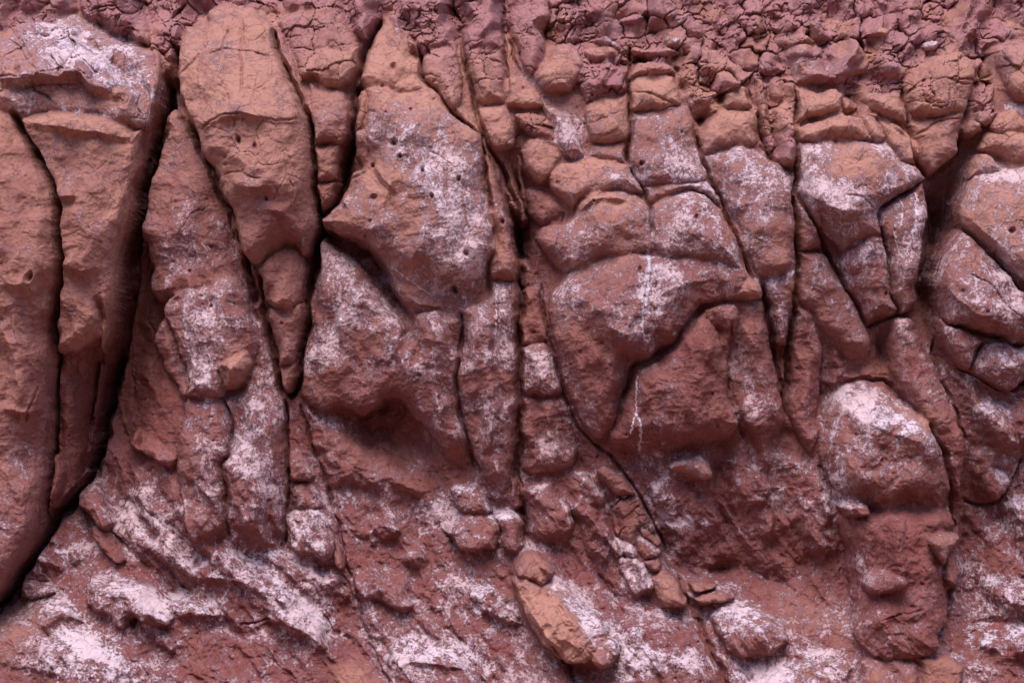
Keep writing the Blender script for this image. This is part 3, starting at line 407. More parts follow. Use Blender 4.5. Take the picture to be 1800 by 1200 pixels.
# strokes: (amount, reach on the upper / right side, reach on the lower / left side, power, line)
STROKES = [
# deep clefts
(-120,20,8,1.1,'296,128 291,165 288,200 280,235 268,270 256,305 248,340 240,380 232,420 227,450 224,490 218,540 212,580 206,620 200,660 192,700 184,740 172,790 158,830 136,858 122,880 100,905 80,940 50,985 20,1035 -10,1065 -60,1100'),
(-60,9,9,1,'20,192 36,214 50,248 66,281 82,305 97,345 102,390 104,440 102,500 98,560 95,620 92,690 90,760 87,820 85,880 78,935'),
(-60,9,9,1,'304,70 308,110 311,150 318,180 330,214 345,243 354,268 372,300 386,330 402,366 414,410 428,450 442,500 452,540'),
(-60,9,9,1,'480,50 490,90 510,140 530,185 543,205 548,250 552,300 556,350 560,380 562,400 560,430 548,480 540,530 535,580 530,620 526,660 518,690 500,698'),
(-45,8,8,1,'452,480 458,520 466,560 476,600 486,640 494,680 502,700'),
(-60,12,9,1.1,'664,30 650,70 636,110 628,150 620,190 618,240 612,280 600,320 590,350 578,372 566,384'),
(-27.9,5.1,5.1,1,'725,60 738,100 742,130 758,150 778,175 800,200 830,222 846,240 850,280 858,330 865,370'),
(-27.9,5.95,5.95,1,'808,40 812,90 818,125 826,150 834,180 845,210 852,240 862,262 885,300 905,350 915,390'),
(-16.12,3.4,3.4,1,'886,-60 887,0 886,60 890,110 892,160'),
(-16.12,3.4,3.4,1,'893,60 905,105 920,128'),(-14.88,3.4,3.4,1,'964,-30 963,30 958,80'),
(-24.8,5.1,5.1,1,'1105,80 1106,120 1106,160 1107,200 1107,250 1108,290'),
(-18.6,4.25,4.25,1,'1108,290 1124,318 1136,345 1146,380 1150,410'),
(-21.08,5.1,5.1,1,'1226,230 1238,275 1250,308 1264,345 1278,385 1290,410 1305,440 1318,475 1330,492'),
(-21.08,4.25,4.25,1,'1330,190 1334,220 1350,260 1370,285'),
(-27.28,5.95,5.95,1,'1398,150 1401,210 1400,260 1402,300 1400,350 1403,400 1403,450 1401,500 1398,545 1390,590 1387,640 1381,690 1376,725'),
(-24.8,5.95,5.95,1,'1341,490 1345,530 1352,575 1362,620 1370,660 1378,700 1384,735'),
(-21.08,5.1,5.1,1,'1404,330 1420,365 1436,395 1450,425 1462,450 1480,480 1500,520 1512,548 1522,572'),
(-14.88,2.55,4.25,1,'1546,368 1556,420 1563,460 1571,510 1579,550'),
(-18.6,3.4,5.1,1,'1544,368 1580,348 1606,330'),(-16.12,2.55,4.25,1,'1518,575 1545,568 1580,553 1602,548'),
(-18.6,5.1,5.1,1,'1588,150 1594,200 1606,245 1616,290 1622,312'),
(-22.32,8.5,6.8,1,'1716,120 1710,170 1694,230 1680,270 1655,296 1622,314'),
(-13.64,4.25,4.25,1,'1620,315 1625,370 1622,430'),
(-18.6,5.1,4.25,1,'1688,398 1712,414 1735,440 1762,465 1790,495 1810,520'),
(-16.12,3.4,5.1,1,'1648,545 1672,572 1700,577 1750,592 1800,606 1860,612'),
(-24.8,5.95,8.5,1,'1766,688 1790,678 1830,666'),
(-12,3,3,1,'1731,602 1716,630 1703,648'),(-12,3,4,1,'1655,612 1690,645 1740,675 1770,690'),
(-17.36,5.1,5.1,1,'1645,560 1645,620 1655,665 1668,700 1690,735 1704,780'),
(-18.6,5.1,5.1,1,'1640,745 1658,785 1670,830 1674,880 1678,940 1684,1010 1676,1045 1668,1090 1650,1125'),
(-16.12,4.25,6.8,1,'1692,870 1715,885 1745,886 1775,858 1800,800'),
(-16.12,5.1,7.65,1,'1520,672 1556,668 1590,700 1622,728'),
(-27.9,8.5,11.9,1,'908,380 914,430 916,480 915,540 914,620 914,700 912,780 910,830 916,880 924,960'),
(-14.88,4.25,4.25,1,'948,500 958,560 972,620 988,670 1000,720 1016,752 1040,775 1070,800 1100,840 1140,900 1180,985'),
(-15,7,5,1,'1125,626 1112,650 1106,680 1090,720 1074,762'),
(-7,6,8,1,'1112,642 1150,626 1186,606 1206,570 1240,538 1290,526'),
(-11.16,4.25,4.25,1,'1288,560 1284,640 1286,700 1300,740 1310,775'),
(-22,5,5,1,'500,700 503,760 503,850 500,900 497,965'),
(-12,4,4,1,'392,704 405,745 401,800 386,816 390,880 404,955'),
(-14,4,4,1,'326,706 322,738 312,775 306,810 312,850 320,890 332,945'),
(-16,3,3,1,'298,560 311,605 325,655 332,668 331,700'),
(-13.64,5.1,4.25,1,'525,706 540,760 556,800 576,860 590,920 610,985 628,1045 640,1090 655,1140 668,1180 690,1210'),
(-24.8,8.5,8.5,1,'1192,1010 1206,1050 1222,1080 1240,1120 1258,1160 1275,1200 1290,1240'),
(-13.64,5.1,5.1,1,'942,1090 960,1120 985,1150 1000,1175 1015,1210'),
(-16,4,6,1,'806,545 812,600 806,650 808,700 815,750 828,800 838,830'),
(-18.6,5.1,5.1,1,'814,545 810,575 808,610'),
(-12.4,3.4,6.8,1,'866,400 860,440 862,480 856,520'),
(-13.64,6.8,4.25,1,'780,932 790,955 800,966'),
# grooves and alcoves
(-62,12,62,1.4,'572,398 606,424 642,448 672,482 698,524 714,556 722,592'),
(-34,20,60,1.3,'590,728 630,736 668,722 688,706 716,722 742,748'),
(-28,40,30,1.4,'700,590 735,600 745,640'),
(-14.88,11.9,11.9,1.3,'775,545 790,580 806,620'),
(-30,30,24,1.4,'1210,560 1240,560 1270,590 1270,650'),
(-40,18,30,1.3,'160,600 172,660 160,720 150,790'),
(-30,20,14,1.2,'165,520 178,560 176,590'),
(-45,26,24,1.5,'1630,330 1650,400 1630,480 1625,560'),
(-26,30,20,1.4,'1540,580 1552,620 1556,655'),
(-30,14,30,1.3,'220,1104 235,1090 250,1092'),
(-26,14,26,1.3,'250,960 300,1010 340,1050'),
(-24,14,22,1.3,'440,1130 400,1105 340,1110'),
(-30,30,40,1.4,'1190,985 1250,1000 1320,1005 1400,1040'),
(-18,16,22,1.3,'1500,890 1560,905 1640,900'),
# lit shelf edges and overhangs (sharp below, gentle above)
(55,100,16,1.2,'-40,134 30,136 56,132 70,130 100,133 140,130 164,150 205,166 240,170'),
(30,70,12,1.3,'40,206 80,222 140,230 200,236 248,242'),
(24,50,14,1.3,'80,332 115,345 150,345'),(22,60,12,1.3,'106,462 135,472 168,468'),
(20,50,14,1.3,'100,600 130,612 165,620'),(20,60,16,1.3,'0,500 40,500 70,515'),
(18,50,12,1.3,'0,716 25,722 60,722 90,712'),
(16,50,8,1.3,'352,236 370,211 410,204 450,206 525,208'),
(24,90,30,1.4,'400,320 450,330 545,318'),
(16,50,10,1.3,'300,530 320,512 352,500'),(22,70,12,1.4,'310,690 345,698 388,700'),
(24,60,16,1.3,'470,520 500,540 530,528'),
(20,60,12,1.3,'562,382 590,372 620,340'),
(22,40,20,1.3,'700,500 740,535 790,540'),
(16,40,10,1.2,'655,290 668,300 680,318 700,340'),
(26,120,40,1.4,'1000,500 1060,560 1110,600 1160,596 1200,570'),
(18,60,14,1.3,'1110,304 1125,324 1200,316 1248,308'),
(18,50,9,1.3,'1010,372 1060,350 1120,352'),
(18,60,12,1.3,'1345,490 1372,480 1400,470'),
(14,40,8,1.2,'1106,198 1140,192 1170,188 1212,187'),
(14,40,8,1.2,'1106,144 1140,136 1184,132'),
(22,90,22,1.3,'1404,330 1450,360 1500,372 1544,360'),
(26,80,30,1.4,'1500,730 1560,760 1620,780 1655,800'),
(16,60,18,1.3,'1505,1100 1560,1085 1640,1070'),
(30,34,10,1.2,'926,1060 945,1085 968,1120 1000,1150'),
(26,16,60,1.2,'958,1034 985,1062 1012,1095 1040,1130'),
(24,60,20,1.3,'1655,500 1700,540 1800,590'),
(20,60,14,1.3,'1690,372 1720,400 1762,440 1800,475'),
(18,50,14,1.3,'460,1080 520,1100 570,1120'),(18,50,14,1.3,'430,1020 480,1040 530,1070'),
(14,40,12,1.3,'690,1165 740,1160 800,1170 850,1190'),
(20,50,20,1.3,'340,1010 400,1015 450,1025'),
(14,30,10,1.2,'1180,830 1215,838 1250,832'),
# ribs
(16,16,20,1.3,'862,560 860,640 866,720 860,800'),
(14,14,16,1.3,'830,580 832,640 838,700'),
(12,20,24,1.3,'1148,450 1152,520 1156,590'),
(16,26,20,1.3,'560,60 575,100 590,150'),
(12,14,14,1.3,'420,540 436,580 444,620'),
(18,24,24,1.3,'350,760 360,830 372,900'),(18,24,24,1.3,'446,760 450,840 452,920'),
(22,26,26,1.4,'180,760 220,830 260,900 290,950'),
(20,22,22,1.4,'270,790 300,850 310,920'),
(22,30,24,1.4,'0,560 30,640 40,720'),
# grooves between the ribs that fan out below
(-14.88,14,16,1.2,'1012,800 1058,862 1090,930 1108,1000 1140,1070 1160,1130'),(-12.4,12,14,1.2,'926,862 930,940 946,1000 975,1030'),(-13.64,12,16,1.2,'1003,890 1020,950 1050,1005 1085,1060 1100,1100'),
(-12.4,14,18,1.2,'1268,805 1260,870 1290,960'),(-13.64,14,18,1.2,'1344,805 1362,890 1372,985'),(-14.88,14,18,1.2,'1438,800 1468,880 1488,960 1496,1060'),(-11.16,12,16,1.2,'1306,730 1330,800'),
(-14.88,14,20,1.2,'214,806 250,885 330,962 400,1012 440,1050'),(-12.4,14,18,1.2,'238,905 300,985 360,1040 402,1102'),(-14.88,14,20,1.2,'190,935 258,1004 330,1062'),(-12.4,14,20,1.2,'398,962 480,1000 545,1060 600,1130'),
(-11.16,12,18,1.2,'640,890 646,960'),(-12.4,14,18,1.2,'735,1064 800,1112 862,1180'),(-12.4,14,18,1.2,'1696,890 1702,980 1724,1060'),(-9.92,14,18,1.2,'560,830 590,900 600,960'),
(-13.64,14,18,1.2,'170,930 205,960 235,1040'),(-11.16,14,16,1.2,'1180,990 1160,900 1120,840'),(11.16,20,22,1.3,'1030,830 1060,900 1075,980'),(11.16,20,24,1.3,'300,880 345,940 420,990'),
(12.4,26,18,1.3,'460,1000 520,1060 570,1120'),(9.92,18,20,1.3,'1400,820 1420,900 1440,980'),(9.92,18,20,1.3,'1310,830 1320,880 1330,950'),(11.16,24,18,1.3,'1090,1090 1130,1140 1170,1200'),
(-9.92,10,14,1.2,'1700,1095 1760,1090 1830,1100'),(-11.16,12,14,1.2,'10,1070 80,1120 120,1190'),
(26,26,30,1.3,'350,900 372,960 420,1010'),(24,24,28,1.3,'450,900 470,960 510,1010 560,1060'),(26,26,30,1.3,'860,800 880,850 892,900'),(24,24,26,1.3,'955,700 975,780 1000,830'),(20,20,26,1.3,'1330,720 1345,800 1350,880 1360,960'),
(20,22,24,1.3,'1420,760 1440,840 1455,930'),(22,24,28,1.3,'1230,790 1250,860 1260,950'),(20,24,28,1.3,'620,1010 650,1080 680,1130'),(20,24,24,1.3,'1560,880 1575,960 1580,1060'),
# fine cracks
(-9,3,3,1,'0,60 30,84 56,116 62,128 58,150 76,168 96,186'),(-7,3,3,1,'28,82 40,64 92,58'),
(-8,3,3,1,'243,168 242,185 250,200 240,212'),(-7,3,3,1,'-20,133 55,135'),
(-8,3,3,1,'352,236 370,211 410,203 450,207 526,208'),(-7,3,3,1,'425,30 426,100 422,170'),
(-7,3,3,1,'366,26 360,80 340,112 322,128 316,150'),(-6,3,3,1,'356,100 390,88 430,94 470,98 500,100'),
(-6,3,3,1,'390,310 420,304 470,312'),(-7,3,3,1,'400,45 392,80 385,95'),
(-7,3,3,1,'1106,196 1150,192 1200,184'),(-6,3,3,1,'1110,168 1160,170 1195,186'),
(-7,3,3,1,'1590,170 1620,140 1660,138 1690,150 1712,150'),(-7,3,3,1,'1620,140 1622,170 1640,185 1665,182 1668,150'),
(-8,3,3,1,'1610,240 1650,215 1690,212'),
(-5,3,3,1,'1150,455 1152,520 1150,590 1138,622'),
(-8,3,3,1,'380,645 386,665 392,690'),(-6,3,3,1,'240,680 232,660 230,600 228,560'),
(-9,3,3,1,'46,740 60,700 65,675'),(-7,3,3,1,'228,640 240,650 232,680 230,720'),
(-7,3,3,1,'1540,1090 1580,1083 1626,1070'),(-6,3,3,1,'980,440 985,400 990,372'),
(-6,3,3,1,'1135,1030 1138,1080 1136,1140'),(-6,3,3,1,'910,460 880,300'),
(-7,3,3,1,'1444,594 1446,650 1442,720'),(-6,3,3,1,'1480,340 1510,346 1530,360 1546,372'),
(-8,4,4,1,'640,220 648,250 645,290'),(-6,3,3,1,'600,330 650,300'),
(-7,3,3,1,'1700,480 1740,500 1790,560'),(-5,3,3,1,'1560,1000 1575,990 1590,1000'),
(-8,3,3,1,'420,1095 480,1088'),(-6,3,3,1,'130,640 170,720 160,790'),
(-10,3,3,1,'268,480 262,560 275,610 270,660'),
]
PITS = [(418,248,5,14),(449,256,4,12),(395,330,4,10),(465,350,4,10),(690,248,6,20),(690,122,5,14),(655,292,4,12),(820,445,4,12),(795,508,5,18),
 (655,345,5,10),(745,298,3,12),(808,314,4,12),(758,345,4,12),(1132,288,4,14),(1046,357,3,12),(1228,383,4,12),(720,192,3,9),(1752,443,4,14),
 (1780,405,5,14),(1124,475,4,9),(700,275,3,9),(640,415,3,9),(1035,166,3,8),(52,486,7,22),(881,390,4,16),(370,430,3,8),(330,480,3,8),(1560,515,3,9)]
RUBBLE = '-120,-120 1920,-120 1920,66 1800,64 1745,80 1732,150 1720,190 1712,120 1690,92 1640,100 1590,130 1590,165 1500,170 1480,150 1400,140 1350,132 1320,150 1300,130 1240,100 1196,96 1160,108 1105,118 1078,120 1040,160 1015,140 1004,76 960,84 950,60 930,50 890,60 880,60 812,70 806,96 780,80 720,86 680,20 664,30 645,70 610,36 560,10 500,20 480,40 440,14 385,8 330,44 304,90 296,122 262,84 190,58 140,8 60,20 0,50 -120,60'
RUBBLE2 = ['1700,100 1740,90 1742,180 1760,200 1730,222 1712,236 1700,210 1714,160','1186,120 1330,150 1330,200 1300,146 1264,190 1236,220 1216,196','1480,160 1520,166 1530,200 1600,240 1560,214 1500,206 1478,196',
 '1404,215 1402,150 1350,150 1340,250 1395,295 1400,240']
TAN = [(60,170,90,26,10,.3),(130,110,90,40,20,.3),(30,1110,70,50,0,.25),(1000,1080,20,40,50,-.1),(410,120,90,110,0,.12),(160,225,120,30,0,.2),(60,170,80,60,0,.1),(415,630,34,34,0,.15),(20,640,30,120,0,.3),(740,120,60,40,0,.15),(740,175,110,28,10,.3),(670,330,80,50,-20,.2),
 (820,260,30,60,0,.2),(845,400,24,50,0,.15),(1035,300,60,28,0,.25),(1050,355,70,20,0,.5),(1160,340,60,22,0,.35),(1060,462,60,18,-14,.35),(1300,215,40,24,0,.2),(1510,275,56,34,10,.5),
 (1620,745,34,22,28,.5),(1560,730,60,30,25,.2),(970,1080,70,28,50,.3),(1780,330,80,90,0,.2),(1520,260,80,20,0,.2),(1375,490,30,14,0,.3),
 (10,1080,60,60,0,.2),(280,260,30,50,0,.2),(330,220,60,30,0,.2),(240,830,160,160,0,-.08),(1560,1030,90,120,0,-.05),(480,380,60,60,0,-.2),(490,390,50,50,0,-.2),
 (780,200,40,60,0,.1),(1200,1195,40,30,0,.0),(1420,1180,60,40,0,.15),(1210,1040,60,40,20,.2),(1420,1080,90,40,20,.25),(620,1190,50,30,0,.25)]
SALT_AND_LIGHT = [(205,112,90,24,36,.45),(190,62,60,24,33,.4),(130,80,70,22,30,.3),(1628,744,36,12,28,-.7),(100,75,80,26,28,.75),(180,120,70,20,35,.55),(215,145,40,14,30,.4),(40,90,50,30,20,.25),(140,195,70,8,4,.5),(110,296,50,14,25,.35),(180,322,16,6,0,.3),(60,490,16,40,-20,.2),  # upper left shelf entries add painted light on top of the salt
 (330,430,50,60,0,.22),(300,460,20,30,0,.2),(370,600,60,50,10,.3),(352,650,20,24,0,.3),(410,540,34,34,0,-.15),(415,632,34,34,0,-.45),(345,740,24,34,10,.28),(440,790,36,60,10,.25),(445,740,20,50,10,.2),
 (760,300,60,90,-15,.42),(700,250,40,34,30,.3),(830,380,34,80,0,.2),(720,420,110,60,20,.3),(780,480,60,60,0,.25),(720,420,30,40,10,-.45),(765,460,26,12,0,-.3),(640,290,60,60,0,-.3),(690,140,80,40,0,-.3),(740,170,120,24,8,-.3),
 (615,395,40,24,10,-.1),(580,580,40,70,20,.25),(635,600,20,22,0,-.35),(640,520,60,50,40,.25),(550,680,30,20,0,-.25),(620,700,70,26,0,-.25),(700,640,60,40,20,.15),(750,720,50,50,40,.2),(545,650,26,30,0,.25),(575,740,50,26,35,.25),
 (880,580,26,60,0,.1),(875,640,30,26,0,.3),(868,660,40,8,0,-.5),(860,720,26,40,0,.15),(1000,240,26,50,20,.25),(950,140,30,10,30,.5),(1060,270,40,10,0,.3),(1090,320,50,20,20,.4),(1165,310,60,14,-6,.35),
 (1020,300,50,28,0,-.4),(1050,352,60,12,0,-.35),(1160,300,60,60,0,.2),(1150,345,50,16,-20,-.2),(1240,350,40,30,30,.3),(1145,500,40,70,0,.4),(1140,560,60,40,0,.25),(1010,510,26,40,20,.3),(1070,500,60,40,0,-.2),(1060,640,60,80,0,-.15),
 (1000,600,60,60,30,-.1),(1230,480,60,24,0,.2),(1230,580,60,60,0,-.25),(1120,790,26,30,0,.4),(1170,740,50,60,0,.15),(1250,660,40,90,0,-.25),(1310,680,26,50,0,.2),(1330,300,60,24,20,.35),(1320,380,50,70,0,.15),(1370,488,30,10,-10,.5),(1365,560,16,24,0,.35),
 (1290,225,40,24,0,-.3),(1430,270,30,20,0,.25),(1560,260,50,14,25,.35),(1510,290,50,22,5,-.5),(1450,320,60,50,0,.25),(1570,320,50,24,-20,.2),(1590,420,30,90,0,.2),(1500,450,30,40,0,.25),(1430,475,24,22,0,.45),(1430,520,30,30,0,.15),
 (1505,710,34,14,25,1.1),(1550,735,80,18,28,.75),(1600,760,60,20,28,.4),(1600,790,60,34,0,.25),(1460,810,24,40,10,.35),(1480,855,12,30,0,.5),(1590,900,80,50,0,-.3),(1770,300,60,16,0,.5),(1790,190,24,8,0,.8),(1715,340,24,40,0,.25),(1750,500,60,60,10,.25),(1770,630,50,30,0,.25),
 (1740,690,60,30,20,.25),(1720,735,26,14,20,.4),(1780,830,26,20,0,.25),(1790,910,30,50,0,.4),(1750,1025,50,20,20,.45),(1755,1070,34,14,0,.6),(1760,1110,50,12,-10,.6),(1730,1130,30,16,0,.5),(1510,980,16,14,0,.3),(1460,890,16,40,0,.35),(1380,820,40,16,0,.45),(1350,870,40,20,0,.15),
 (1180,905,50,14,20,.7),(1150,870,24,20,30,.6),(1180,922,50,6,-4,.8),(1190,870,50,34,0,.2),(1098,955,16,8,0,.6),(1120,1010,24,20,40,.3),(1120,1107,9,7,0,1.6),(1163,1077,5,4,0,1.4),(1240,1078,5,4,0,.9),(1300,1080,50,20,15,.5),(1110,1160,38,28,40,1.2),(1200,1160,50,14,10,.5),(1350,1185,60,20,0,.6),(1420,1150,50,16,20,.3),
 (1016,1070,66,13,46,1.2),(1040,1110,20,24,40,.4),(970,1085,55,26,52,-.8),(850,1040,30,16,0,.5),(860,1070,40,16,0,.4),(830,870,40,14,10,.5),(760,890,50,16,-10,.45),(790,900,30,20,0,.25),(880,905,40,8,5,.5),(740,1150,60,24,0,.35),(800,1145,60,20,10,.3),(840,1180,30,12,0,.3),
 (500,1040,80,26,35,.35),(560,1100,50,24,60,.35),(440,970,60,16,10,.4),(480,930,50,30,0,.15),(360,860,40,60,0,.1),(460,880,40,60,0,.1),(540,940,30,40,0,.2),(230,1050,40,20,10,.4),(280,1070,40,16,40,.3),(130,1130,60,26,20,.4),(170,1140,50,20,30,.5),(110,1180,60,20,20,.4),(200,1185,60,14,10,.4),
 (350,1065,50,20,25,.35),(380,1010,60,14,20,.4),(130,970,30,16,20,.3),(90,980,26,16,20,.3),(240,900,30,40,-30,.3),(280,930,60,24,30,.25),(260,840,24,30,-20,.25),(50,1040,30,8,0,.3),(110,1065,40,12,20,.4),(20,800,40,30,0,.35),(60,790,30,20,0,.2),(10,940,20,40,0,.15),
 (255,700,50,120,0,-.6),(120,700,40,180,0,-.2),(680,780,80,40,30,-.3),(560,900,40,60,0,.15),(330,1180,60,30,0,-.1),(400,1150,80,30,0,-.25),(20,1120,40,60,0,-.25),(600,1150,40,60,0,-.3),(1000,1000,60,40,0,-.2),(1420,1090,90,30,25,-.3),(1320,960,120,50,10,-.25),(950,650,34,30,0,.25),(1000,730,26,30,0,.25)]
# thin mineral veins (reach, strength, line)
VEINS = [(3.2,1.2,'1140,440 1141,470 1138,490 1140,505 1136,520 1137,540 1130,552'),(1.8,1.4,'1137,540 1131,555 1128,575 1131,592 1136,600'),(1.6,1.2,'1120,662 1117,690 1118,720 1112,740 1108,760'),(2.4,1.1,'1117,725 1124,740 1126,770 1124,790'),
 (1.8,1.0,'1560,300 1555,320 1560,340'),(1.8,1.0,'1608,340 1606,380 1600,420 1590,450'),(1.8,.9,'1584,345 1586,380 1580,400'),(2.5,.8,'1572,410 1578,440 1586,455'),(1.6,.8,'1500,345 1525,350 1540,365'),
 (1.8,.8,'873,500 872,560 870,620'),(1.8,.7,'880,520 878,580'),(1.8,.9,'740,270 760,320 780,350 800,420'),(1.6,.9,'70,985 74,1005 88,1022'),(2,.8,'640,500 600,560 575,600'),(1.8,.7,'690,470 730,500 760,520')]
# ------------------------------------------------------------ broad relief
T = np.interp(V0, TREND[0], TREND[1]).astype(np.float32)
# round the corners of the trend
for _ in range(40):
    T[1:-1] = (T[:-2] + 2 * T[1:-1] + T[2:]) / 4
M = T + ell(BROAD)
M += 16 * fbm(U0, V0, 260, 2, 5) + 7 * fbm(U0, V0, 90, 3, 6, ay=.7)
outl = np.clip((np.maximum(-20 - U0, U0 - 1820)) / 60, 0, 1)
rib = np.abs(fbm(U0, V0, 150, 3, 77, ay=.3)) * 90 * np.clip((V0 + 20) / 150, 0, 1)
M += outl * (45 - rib)
out_low = np.clip((V0 - 1215) / 80, 0, 1)
M += out_low * 25 * fbm(U0, V0, 120, 3, 78)

# rubble weight
RW = np.zeros(UU.shape, np.float32)
w_, d = sdist(spline(pts(RUBBLE), n=2), 30)
RW[w_] = np.clip(d / 14 + .5, 0, 1)
RW[V0 < -30] = 1
for r in RUBBLE2:
    w_, d = sdist(spline(pts(r), n=2), 20)
    RW[w_] = np.maximum(RW[w_], np.clip(d / 10 + .5, 0, 1))
RWB = RW.copy()

H = M + 16 + ell(RECESS)
LAB = np.full(UU.shape, -1, np.int32)
tan = np.full(UU.shape, .24, np.float32); salt = (.34 + .10 * np.clip((V0 - 650) / 250, 0, 1)).astype(np.float32); pur = RW * .6
tan = tan + RW * .2; salt = salt * (1 - RW) + .02 * RW
upper = np.clip((420 - V0) / 300, 0, 1)
tan += .22 * upper * (1 - RW)
salt -= .1 * upper * (1 - RW)
order = sorted(range(len(LOBES)), key=lambda i: LOBES[i][2])
for i in order:
    kind, label, z, h, we, k, tn, sa, pu, rb, outline = LOBES[i]
    P = spline(pts(outline))
    w_, d = sdist(P, 14)
    dm = max(float(d.max()), 1)
    cx, cy = P.mean(0)
    hh = max(P[:, 1].ptp() if hasattr(P[:, 1], 'ptp') else np.ptp(P[:, 1]), 1)
    X, Y = UU[w_], VV[w_]
    B = H[w_]
    cy_ = P[:, 1].mean()
    z = 14 + (z - 14) * .62 if z > 14 else (18 + z * .1 if cy_ < 240 and z > -90 else max(z, -30))
    sa = sa if sa < .4 else .4 + (sa - .4) * .5
    rel = np.clip((Y - P[:, 1].min()) / hh, 0, 1)
    if k < 5:
        wv = np.clip(we * .75 * np.exp(1.3 * gnoise(X / 70, Y / 70, 100 + i)), 3, 90)
        prof = .42 * circ(d / (wv * 1.1)) + .58 * circ(d / dm) ** 1.3
        fd = 1.0; kk = k * 2.5 if dm > 22 else float(k)
        for nm_, (f0, f1) in FADE.items():
            if label.startswith(nm_):
                q = np.clip(((Y - P[:, 1].min()) / hh - f0) / (f1 - f0), 0, 1) if f1 > f0 else np.clip(1 - rel / -f1 if f1 < 0 else 0, 0, 1)
                fd = 1 - q * q * (3 - 2 * q); kk = kk + 14 * q
        body = z + h * prof + np.clip(d / 34, 0, 1) * (6 * fbm(X, Y, 60, 2, 300 + 7 * i) + min(20, h * .4) * (.3 - np.abs(fbm(X, Y, 110, 2, 305 + 7 * i, ay=.6))) + .3 * h * (rel - .5))
        Z = M[w_] + body * fd - 6 * (1 - fd) + np.where(d < 0, 9 * d, 0)
        t = np.clip(.5 + .5 * (Z - B) / kk, 0, 1)
        H[w_] = B * (1 - t) + Z * t + kk * t * (1 - t)
        win_ = t > .5
        soft = np.clip(t, 0, 1) * np.clip(.5 + d / (3.0 + 1.5 * k), 0, 1)
    else:
        # rocks half sunk in the slope: they swell out of it, steepest on their lower side
        dd = d + 7 * fbm(X, Y, 26, 2, 400 + i)
        q = np.clip(dd / (we * (1.35 - .25 * rel)), 0, 1); q = q * q * (3 - 2 * q)
        amp = (z * .8 + h * .8) * (.65 + .35 * rel)
        H[w_] = B + amp * q * (.8 + .2 * circ(d / dm))
        win_ = d > 0
        soft = np.clip(dd / (we * .9), 0, 1)
    LAB[w_] = np.where(win_, i, LAB[w_])
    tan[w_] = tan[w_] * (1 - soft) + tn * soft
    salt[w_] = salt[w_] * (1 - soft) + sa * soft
    pur[w_] = pur[w_] * (1 - soft) + pu * soft
    gr = .0 if tn >= .8 or h > 56 else .42
    top_ = np.clip((185 - Y + 45 * gnoise(X / 50, Y / 50, 15)) / 110, 0, 1)
    RW[w_] = RW[w_] * (1 - soft) + np.maximum(rb, gr * top_) * soft
    pur[w_] = pur[w_] + soft * .35 * top_ * (1 if gr else .3)

def blur(A, n):
    c = np.cumsum(np.pad(A, ((n + 1, n), (0, 0)), mode='edge'), axis=0); A = (c[2 * n + 1:] - c[:-2 * n - 1]) / (2 * n + 1)
    c = np.cumsum(np.pad(A, ((0, 0), (n + 1, n)), mode='edge'), axis=1); return (c[:, 2 * n + 1:] - c[:, :-2 * n - 1]) / (2 * n + 1)

# earth packed into the joints keeps most of them shallow
Hm = blur(blur(H.astype(np.float64), 9), 9).astype(np.float32)
keep = np.clip(ell([(235,600,60,330,10,1.2),(285,300,26,170,12,1.2),(590,300,26,170,14,1),(915,430,26,150,0,1),(1655,400,40,190,8,.6),(700,765,100,46,38,1.1),(90,700,60,400,2,1.2),(400,420,40,200,-18,.8)]), 0, 1)
floor_ = Hm - 10 - 7 * fbm(UU, VV, 45, 2, 131)
t = np.clip(.5 + .5 * (floor_ - H) / 5, 0, 1)
H = H * keep + (1 - keep) * (H * (1 - t) + floor_ * t + 5 * t * (1 - t))
# ------------------------------------------------------------ cracks, ledges, ribs, pits
for (A, rA, rB, p, line) in STROKES:
    P = spline(pts(line), closed=False, n=3)
    R = max(rA, rB)
    w_ = win(P, R + 8)
    X, Y = UU[w_], VV[w_]
    d, s, par = seg_dist(P, False, X, Y)
    c = np.clip(.5 + s / (np.abs(s) + 1e-6) * .5 * np.clip(d / 3, 0, 1), 0, 1)
    r = rA * (1 - c) + rB * c
    q = np.clip(1 - d / r, 0, 1) ** p
    L = np.hypot(*np.diff(P, axis=0).T).sum()
    e = np.clip(np.minimum(par, 1 - par) * L / max(12, min(R * 1.2, L * .3)), 0, 1)
    fac = 1 + .35 * gnoise(X / 22, Y / 22, 900)
    H[w_] += A * q * e * fac
    if A < 0 and R < 12 and abs(A) > 20:
        salt[w_] -= .5 * q * e
f1_, _, pc_, _ = voro(UU, VV, 24, 871)
pr = 1.6 + 2.2 * ((pc_ * 37) % 1)
H -= np.where(pc_ > .80, 1, 0) * np.clip(1.3 - f1_ / pr, 0, 1) * pr * 1.6 * np.clip(fbm(UU, VV, 160, 2, 873) * 2 + .4, 0, 1)
for (a, b, r, dep) in PITS:
    P = np.array([[a - r, b - r], [a + r, b + r]]); w_ = win(P, 6)
    q = np.hypot(UU[w_] - a, (VV[w_] - b) * .8) / r
    H[w_] -= dep * np.clip(1.25 - q, 0, 1)

